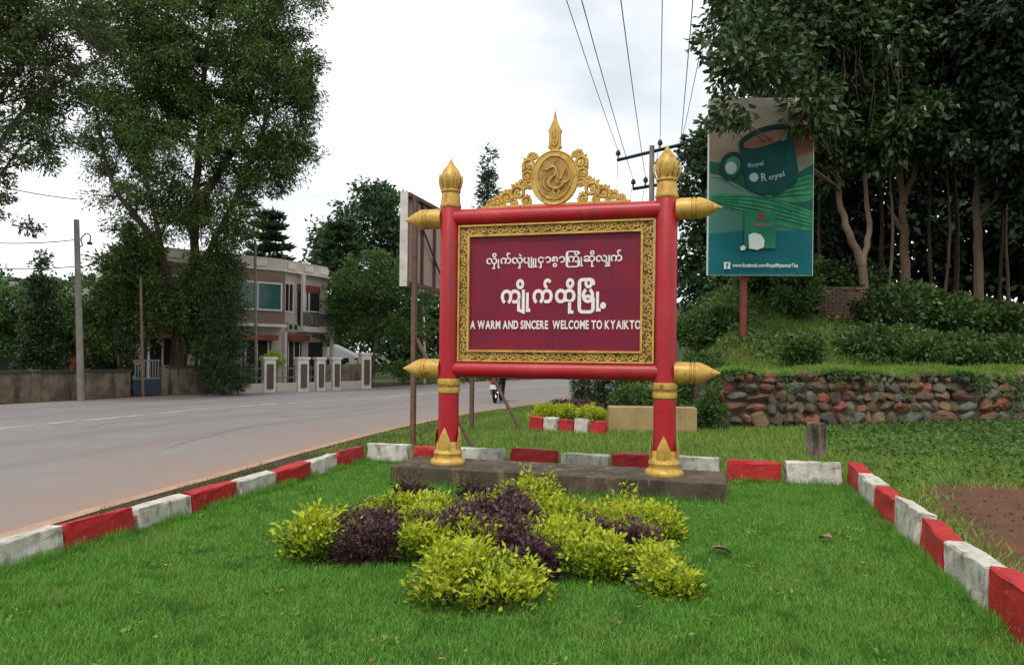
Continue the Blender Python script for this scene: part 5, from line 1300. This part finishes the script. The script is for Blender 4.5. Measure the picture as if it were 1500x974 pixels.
broad('sapling', 'small sapling standing in the bright green shrub', 937, 600, 17.6, [(937, 548, .5, .3)], 24, 'leaf_bush', seed=120, L=.1, W=.05, cr=.2, r0=.035, limbs=8, per=30)

# ---------------------------------------------------------------- flower-shaped shrub bed in the lawn
def shrub(name, label, x, y, rx, ry, h, leaf, low, seed, rot=0.0, L=.046, W=.021, dens=430, group=None):
    g = np.random.default_rng(seed); t = thing(name, label, 'shrub', (x, y, 0), rot, group)
    area = math.pi*rx*ry; n = int(area*dens)+40
    nl = int(7+area*26); la = g.uniform(0, 2*math.pi, nl); lr = np.sqrt(g.uniform(.02, 1.25, nl)); lx, ly = lr*rx*np.cos(la)*1.02, lr*ry*np.sin(la)*1.02
    ls_ = g.uniform(.34, .72, nl)*min(rx, ry); lh = h*g.uniform(.62, 1.10, nl)*(1.06-.22*lr**2)
    k_ = g.choice(nl, n, p=ls_**2/np.sum(ls_**2)); a = g.uniform(0, 2*math.pi, n); r_ = np.sqrt(g.random(n))
    X, Yy = lx[k_]+r_*ls_[k_]*np.cos(a)*1.1, ly[k_]+r_*ls_[k_]*np.sin(a)*1.1
    top = lh[k_]*(1-.2*r_**3)*(1+g.normal(size=n)*.15); shoot = g.random(n) < .05; top = np.where(shoot, top*1.2, top)
    per = 20
    def sprigs(px_, py_, pz_, per, spread, reach, out):
        m = len(px_); c_ = np.repeat(np.stack([px_, py_, pz_], 1), per, 0); k = len(c_)
        o_ = g.normal(size=(k, 3))*np.array([spread, spread, reach]); p = c_+o_; p[:, 2] = np.maximum(p[:, 2], .012)
        ax = np.stack([o_[:, 0]/spread*.55, o_[:, 1]/spread*.55, np.full(k, .55)+g.normal(size=k)*.4], 1)+np.repeat(out, per, 0)*.55
        return p, ax
    outv = np.stack([np.cos(a)*r_**2, np.sin(a)*r_**2, np.zeros(n)], 1)
    P1, A1 = sprigs(X, Yy, top-.03, per, .026, .040, outv)
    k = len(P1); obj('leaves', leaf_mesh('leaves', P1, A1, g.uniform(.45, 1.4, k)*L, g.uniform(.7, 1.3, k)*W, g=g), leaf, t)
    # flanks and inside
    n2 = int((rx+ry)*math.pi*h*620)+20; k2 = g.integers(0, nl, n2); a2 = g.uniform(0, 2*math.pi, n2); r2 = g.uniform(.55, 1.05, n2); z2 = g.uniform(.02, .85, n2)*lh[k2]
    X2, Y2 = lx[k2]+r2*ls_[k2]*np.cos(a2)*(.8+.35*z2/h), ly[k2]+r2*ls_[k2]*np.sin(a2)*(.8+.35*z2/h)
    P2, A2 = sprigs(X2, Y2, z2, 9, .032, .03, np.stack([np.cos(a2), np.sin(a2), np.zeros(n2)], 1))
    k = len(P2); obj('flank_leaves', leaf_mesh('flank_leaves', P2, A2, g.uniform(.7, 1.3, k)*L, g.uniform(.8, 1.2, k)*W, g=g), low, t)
    m_ = MB()
    for i in range(int(18+60*area)):
        j = g.integers(0, n); e = (X[j], Yy[j], top[j]*.9); m_.tube([(X[j]*.7, Yy[j]*.7, -.02), (X[j]*.9, Yy[j]*.9, top[j]*.5), e], [.007, .005, .003], 4)
    tag(m_.build('stems', 'stem', t), kind='stuff'); return t
BED = 'flower shaped shrub bed in the lawn'
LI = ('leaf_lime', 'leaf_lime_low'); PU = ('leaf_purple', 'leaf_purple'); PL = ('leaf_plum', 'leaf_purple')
for i, (lb, x, y, rx, ry, h, k, rt) in enumerate([
    ('lime shrub at the left tip of the flower bed', -1.52, 5.20, .24, .24, .29, LI, 0),
    ('lime shrub at the upper left of the bed nearest the left post', -.95, 6.42, .36, .22, .25, LI, .1),
    ('tall lime shrub at the back of the bed against the plinth', .22, 6.85, .20, .40, .30, LI, -.2),
    ('broad lime shrub at the far right arm of the bed', 1.02, 6.00, .50, .28, .28, LI, -.05),
    ('lime shrub right of the purple middle of the bed', .40, 5.22, .24, .32, .28, LI, .2),
    ('lime shrub at the near right tip of the bed', .92, 4.72, .44, .20, .23, LI, -.6),
    ('lime shrub joining the near right tip to the middle of the bed', .58, 4.92, .22, .18, .25, LI, 0),
    ('lime shrub at the front of the bed nearest the camera', -.24, 4.50, .28, .40, .27, LI, .15),
    ('small lime patch inside the left purple arm', -.78, 5.18, .17, .14, .26, LI, 0),
    ('lime patch in the middle left of the bed behind the purple arm', -.80, 5.95, .26, .16, .24, LI, 0),
    ('lime patch between the back and the right arm of the bed', .46, 6.10, .22, .26, .27, LI, 0),
    ('lime patch left of the plum centre of the bed', -.34, 5.12, .16, .22, .27, LI, 0),
    ('lime patch behind the dark purple back middle of the bed', -.12, 6.55, .20, .16, .26, LI, 0),
    ('dark purple shrub filling the left arm of the bed', -1.16, 5.28, .20, .24, .33, PU, .15),
    ('dark purple shrub at the inner end of the left arm', -.60, 5.28, .18, .16, .27, PU, .15),
    ('brownish purple shrub behind the left arm of the bed', -.62, 5.62, .32, .16, .27, PL, .1),
    ('tall dark purple shrub in the back middle of the bed', .10, 6.18, .16, .20, .32, PU, 0),
    ('brownish purple shrub just left of the back middle of the bed', -.34, 6.05, .24, .14, .26, PL, 0),
    ('plum coloured shrub at the very centre of the bed', -.02, 5.30, .20, .22, .31, PL, 0),
    ('brownish purple patch behind the centre of the bed', .02, 5.72, .22, .14, .27, PL, 0),
    ('dark purple shrub between the front and right arms of the bed', .14, 4.86, .12, .18, .26, PU, 0),
    ('plum coloured strip on the right arm of the bed', .84, 5.42, .32, .11, .26, PL, -.1),
    ('small dark purple shrub at the left corner of the plinth', -1.05, 6.95, .14, .11, .25, PU, 0),
    ('small dark purple shrub at the foot of the plinth', -.32, 7.00, .17, .11, .24, PU, 0)]):
    h *= .90; x *= .88; rx *= .99; ry *= .95
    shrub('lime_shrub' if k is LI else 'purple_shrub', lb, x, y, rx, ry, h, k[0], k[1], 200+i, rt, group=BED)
bedpoly = [(-1.85, 5.25), (-1.5, 4.95), (-.85, 5.0), (-.55, 4.7), (-.5, 4.15), (-.2, 3.98), (.08, 4.2), (.15, 4.75), (.6, 4.7), (1.1, 4.35), (1.25, 4.55), (.95, 5.0), (.85, 5.5), (1.5, 5.85), (1.6, 6.15), (1.0, 6.4), (.5, 6.35), (.45, 7.2), (.1, 7.3), (-.1, 6.6), (-.3, 7.2), (-.5, 6.6), (-.9, 7.1), (-1.3, 6.7), (-.9, 6.1), (-1.0, 5.7)]
cB = (0, 5.5); bedpoly = [(x*.86, 5.5+(y-5.5)*.88) for x, y in bedpoly]; sp_ = [tuple(q) for q in spline(bedpoly+[bedpoly[0]], 3)[:-1]]
m = MB(); nb = len(sp_); m.add([(cB[0], cB[1], .018)]+[(p[0], p[1], .018) for p in sp_], [(0, 1+i, 1+(i+1) % nb) for i in range(nb)])
tag(m.build('planting_soil', 'soil'), kind='structure')

# ---------------------------------------------------------------- grass
def blades(name, label, X, Y, Z, h, wd, leaf, seed, lean=.45, cat='grass'):
    g = np.random.default_rng(seed); n = len(X)
    a = g.uniform(0, 2*math.pi, n); hh = h*g.uniform(.45, 1.25, n); ww = wd*g.uniform(.7, 1.3, n)
    la_ = g.normal(size=n)*lean; lb_ = g.normal(size=n)*lean
    v = np.empty((n, 3, 3), np.float32); dx, dy = np.cos(a)*ww/2, np.sin(a)*ww/2
    v[:, 0] = np.stack([X-dx, Y-dy, Z], 1); v[:, 1] = np.stack([X+dx, Y+dy, Z], 1)
    v[:, 2] = np.stack([X+la_*hh, Y+lb_*hh, Z+hh*(1-.25*np.abs(la_))], 1)
    o = obj(name, npmesh(name, v.reshape(-1, 3), np.arange(3*n).reshape(n, 3), 3), leaf)
    return tag(o, label, cat, kind='stuff')
def inside(poly, X, Y):
    r_ = np.zeros(len(X), bool); n = len(poly)
    for i in range(n):
        x0, y0 = poly[i]; x1, y1 = poly[(i+1) % n]
        c_ = ((y0 > Y) != (y1 > Y)) & (X < (x1-x0)*(Y-y0)/((y1-y0) if y1 != y0 else 1e-9)+x0); r_ ^= c_
    return r_
g = np.random.default_rng(300)
def uv_pts(n, u0, u1, v0, v1, bias=1.0):
    u = g.uniform(u0, u1, n); v = v0+(v1-v0)*g.random(n)**bias
    return u, v, u*CU+v*SU, -u*SU+v*CU
N = 480000
u, v, X, Y = uv_pts(N, U0, U1-.08, 2.3, V1, 1.35)
ok = ~(((u > -3.46) & (u < .24) & (v > 7.56) & (v < 8.42))) & ~inside(sp_, X, Y) & (Y > 2.6) & (np.abs(X)/np.maximum(Y, .1) < .85)
X, Y = X[ok], Y[ok]
patch = .5+.5*np.sin(X*2.3+1.7*np.sin(Y*1.9))*np.cos(Y*2.1+X*.7)
blades('lawn_grass', 'thick green lawn grass inside the painted kerb', X, Y, np.full(len(X), .008), .040*(.7+.6*patch), .0062*(1+.10*Y), 'grass_lawn', 301)
# longer tufts along the foot of the kerbs and plinth
parts = []
for (u0, u1, v0, v1, n) in ((U0, U0+.10, 2.3, V1, 9000), (U0, U1, V1-.10, V1, 4500), (U1-.17, U1-.09, 2.3, V1, 6500), (-3.5, .26, 7.48, 7.56, 2200)):
    parts.append(uv_pts(n, u0, u1, v0, v1)[2:])
X = np.concatenate([p[0] for p in parts]); Y = np.concatenate([p[1] for p in parts])
cl_ = np.sin(X*9)+np.sin(Y*11.3)+g.normal(size=len(X))*.5; k = cl_ > -.5; X, Y = X[k], Y[k]
blades('kerb_grass', 'longer grass tufts along the foot of the kerb', X, Y, np.full(len(X), .005), .10, .008, 'grass_lawn', 302, lean=.35)
# verge between road and kerb, patchy
n = 60000; t = g.random(n)*(len(near_s)-1); i = t.astype(int); fr_ = (t-i)[:, None]
base = near_s[i]*(1-fr_)+near_s[np.minimum(i+1, len(near_s)-1)]*fr_; tn = near_s[np.minimum(i+1, len(near_s)-1)]-near_s[i]; tn /= np.maximum(np.linalg.norm(tn, axis=1, keepdims=True), 1e-6)
d_ = g.uniform(.12, 1.0, n)**.8; q = base+np.stack([tn[:, 1], -tn[:, 0]], 1)*d_[:, None]
uu = q[:, 0]*CU-q[:, 1]*SU; k = ((uu < U0-.16) | (q[:, 1] > 11)) & (q[:, 1] > 1.5) & (q[:, 1] < 24) & (np.sin(q[:, 1]*5)+np.sin(q[:, 0]*7)+g.normal(size=n)*.6+d_*1.6 > .4)
blades('verge_grass', 'patchy dry grass on the verge between road and kerb', q[k, 0], q[k, 1], np.full(k.sum(), .004), .075, .012, 'grass_dry', 303)
# grass beyond the kerb up to the stone wall
n = 270000; X = g.uniform(-3, 13.5, n); Y = g.uniform(9.0, 24, n); X[:60000] = g.uniform(2.4, 8.5, 60000); Y[:60000] = g.uniform(3.2, 9.2, 60000)
uu, vv = X*CU-Y*SU, X*SU+Y*CU
nx_ = np.interp(Y, near_s[:, 1], near_s[:, 0]); wy = 15.0+.225*(X-4.2)
dirt = inside([(p.x, p.y) for p in dp], X+g.normal(size=n)*.16, Y+g.normal(size=n)*.22)
k = (vv > V1+.16) & (X > nx_+.25) & ((Y < wy+.05) | (X < 3.2)) & ~dirt & (np.abs(X)/Y < .85)
k |= (uu > U1+.15) & (vv <= V1+.16) & ~dirt & (Y < wy) & (np.abs(X)/Y < .85)
X, Y = X[k], Y[k]
blades('meadow_grass', 'green grass between the back kerb and the stone wall', X, Y, np.full(len(X), .003), .085, .016, 'grass_verge', 304, lean=.5)
# broad leaved ground cover at right
n = 42000; X = g.uniform(4.4, 14, n); Y = g.uniform(8.4, 16.5, n); wy = 15.0+.225*(X-4.2)
uu, vv = X*CU-Y*SU, X*SU+Y*CU
den = .55+.45*np.sin(X*1.7+np.sin(Y*1.3)*2)*np.cos(Y*1.9); dirt = inside([(p.x, p.y) for p in dp], X, Y)
k = (uu > U1+.3) & (Y < wy) & ~dirt & (g.random(n) < .5*den+.10*(X-6)) & (X/Y < .85); X, Y = X[k], Y[k]
Z = g.uniform(.02, .12, len(X))*(.6+.7*np.clip((X-5)/6, 0, 1)); ax = np.stack([g.normal(size=len(X)), g.normal(size=len(X)), g.uniform(-.1, .6, len(X))], 1)
tag(obj('ground_cover', leaf_mesh('ground_cover', np.stack([X, Y, Z], 1), ax, g.uniform(.05, .10, len(X)), g.uniform(.03, .055, len(X)), g=g), 'leaf_bright'), 'broad leaved creeping ground cover below the stone wall', 'ground cover', kind='stuff')
# grass and weeds on the bank
n = 90000; X = g.uniform(3.2, 17, n); d_ = .15+g.random(n)**1.6*7; Y = 15.0+.225*(X-4.2)+d_
Z = np.array([bank_z(x, y) for x, y in zip(X, Y)]); k = (X/Y < .85) & (Z > .0); X, Y, Z = X[k], Y[k], Z[k]
blades('bank_grass', 'bright grass growing along the top of the bank', X, Y, Z-.01, .15, .022, 'grass_verge', 305, lean=.5)
n = 16000; X = g.uniform(3.6, 16, n); d_ = 2.4+g.random(n)*8; Y = 15.0+.225*(X-4.2)+d_; Z = np.array([bank_z(x, y) for x, y in zip(X, Y)]); k = (np.sin(X*2.1)+np.sin(Y*2.7)+g.normal(size=n)*.5 > .2) & (X/Y < .85) & (Z > 0); X, Y, Z = X[k], Y[k], Z[k]
ax = np.stack([g.normal(size=len(X)), g.normal(size=len(X)), g.uniform(0, .9, len(X))], 1)
tag(obj('bank_weeds', leaf_mesh('bank_weeds', np.stack([X, Y, Z+g.uniform(.03, .28, len(X))], 1), ax, g.uniform(.10, .2, len(X)), g.uniform(.05, .1, len(X)), g=g), 'leaf_bush'), 'mixed leafy weeds scattered over the bank', 'weeds', kind='stuff')
n = 7000; X = g.uniform(WX0, 14.2, n); m_ = np.sin(X*1.9)+np.sin(X*4.3+1)+g.normal(size=n)*.5; X = X[m_ > .35]; n = len(X); Zc = 1.2-np.abs(g.normal(size=n))*.32*(1+np.sin(X*2.3)); Zc = np.clip(Zc, .08, 1.25)
Yc = 15.0+.225*(X-4.2)-.10+.12*Zc/1.1-g.random(n)*.08; ax = np.stack([g.normal(size=n)*.6, -.5+g.normal(size=n)*.3, -.5+g.normal(size=n)*.5], 1)
tag(obj('wall_creeper', leaf_mesh('wall_creeper', np.stack([X, Yc, Zc], 1), ax, g.uniform(.05, .12, n), g.uniform(.02, .05, n), g=g), 'leaf_bush'), 'weeds and creeper spilling over the stone wall', 'creeper', kind='stuff')
mat('litter', (0.2, 0.14, 0.08), island=[(0.10, 0.06, 0.03), (0.30, 0.22, 0.10), (0.20, 0.17, 0.05)], rough=.9)
n = 260; uu = g.uniform(U0+.1, U1-.2, n); vv = g.uniform(2.6, V1-.1, n); X, Y = uu*CU+vv*SU, -uu*SU+vv*CU; k = ~inside(sp_, X, Y) & ~((uu > -3.46) & (uu < .24) & (vv > 7.5) & (vv < 8.45)); X, Y = X[k], Y[k]; n = len(X)
tag(obj('leaf_litter', leaf_mesh('leaf_litter', np.stack([X, Y, g.uniform(.03, .045, n)], 1), np.stack([g.normal(size=n), g.normal(size=n), g.normal(size=n)*.15], 1), g.uniform(.02, .05, n), g.uniform(.01, .022, n), g=g), 'litter'), 'bits of dry leaf scattered over the lawn', 'leaves', kind='stuff')
n = 60; uu = g.uniform(U0+.1, U1-.2, n); vv = g.uniform(2.6, V1-.1, n); X, Y = uu*CU+vv*SU, -uu*SU+vv*CU; k = ~inside(sp_, X, Y) & ~((uu > -3.46) & (uu < .24) & (vv > 7.4) & (vv < 8.45)); X, Y = np.repeat(X[k], 26), np.repeat(Y[k], 26); n = len(X)
X, Y = X+g.normal(size=n)*.035, Y+g.normal(size=n)*.035
tag(obj('lawn_weeds', leaf_mesh('lawn_weeds', np.stack([X, Y, g.uniform(.015, .05, n)], 1), np.stack([g.normal(size=n), g.normal(size=n), g.uniform(.1, .8, n)], 1), g.uniform(.02, .045, n), g.uniform(.012, .024, n), g=g), 'grass_verge'), 'small broad leaved weeds dotted through the lawn', 'weeds', kind='stuff')
# sparse tufts on the red soil, pebbles
n = 5000; X = g.uniform(3.2, 9, n); Y = g.uniform(3.5, 9, n); k = inside([(p.x, p.y) for p in dp], X, Y) & (np.sin(X*6)+np.sin(Y*5)+g.normal(size=n)*.4 > .7); X, Y = X[k], Y[k]
blades('path_tufts', 'sparse grass tufts on the bare red soil', X, Y, np.full(len(X), .005), .05, .010, 'grass_dry', 306, lean=.6)
n = 500; X = g.uniform(3.2, 9, n); Y = g.uniform(3.5, 9, n); k = inside([(p.x, p.y) for p in dp], X, Y); X, Y = X[k], Y[k]
m = MB()
for x, y in zip(X, Y):
    s_ = g.uniform(.008, .025); m.box((x, y, .008+s_*.3), (s_*1.6, s_*1.2, s_), Rz(g.uniform(0, 3)), .6)
tag(m.build('pebbles', 'mortar'), 'small pebbles on the bare red soil', 'pebbles', kind='stuff')
# fallen leaves on the lawn
mat('dead_leaf', (0.30, 0.22, 0.13), (0.18, 0.12, 0.07), 30, rough=0.9)
for (px, py, lb, s_) in ((1057, 808, 'curled pale dead leaf lying on the lawn right of the bed', .11), (1210, 790, 'brown dead leaf lying on the lawn near the right kerb', .09)):
    p = G(px, py, .05); q = []
    for i in range(7):
        t_ = i/6
        for s in (-1, 0, 1): q.append((s*.42*s_*math.sin(math.pi*(t_*.9+.05))**.8, (t_-.5)*s_*1.3, .010*abs(s)*2+.02*math.sin(t_*3)))
    m = MB(); m.add(q, [(i*3+j, i*3+j+1, i*3+j+4, i*3+j+3) for i in range(6) for j in range(2)])
    o = m.build('dead_leaf', 'dead_leaf', None, loc=p); o.rotation_euler = (.2, .15, px); tag(o, lb, 'leaf')
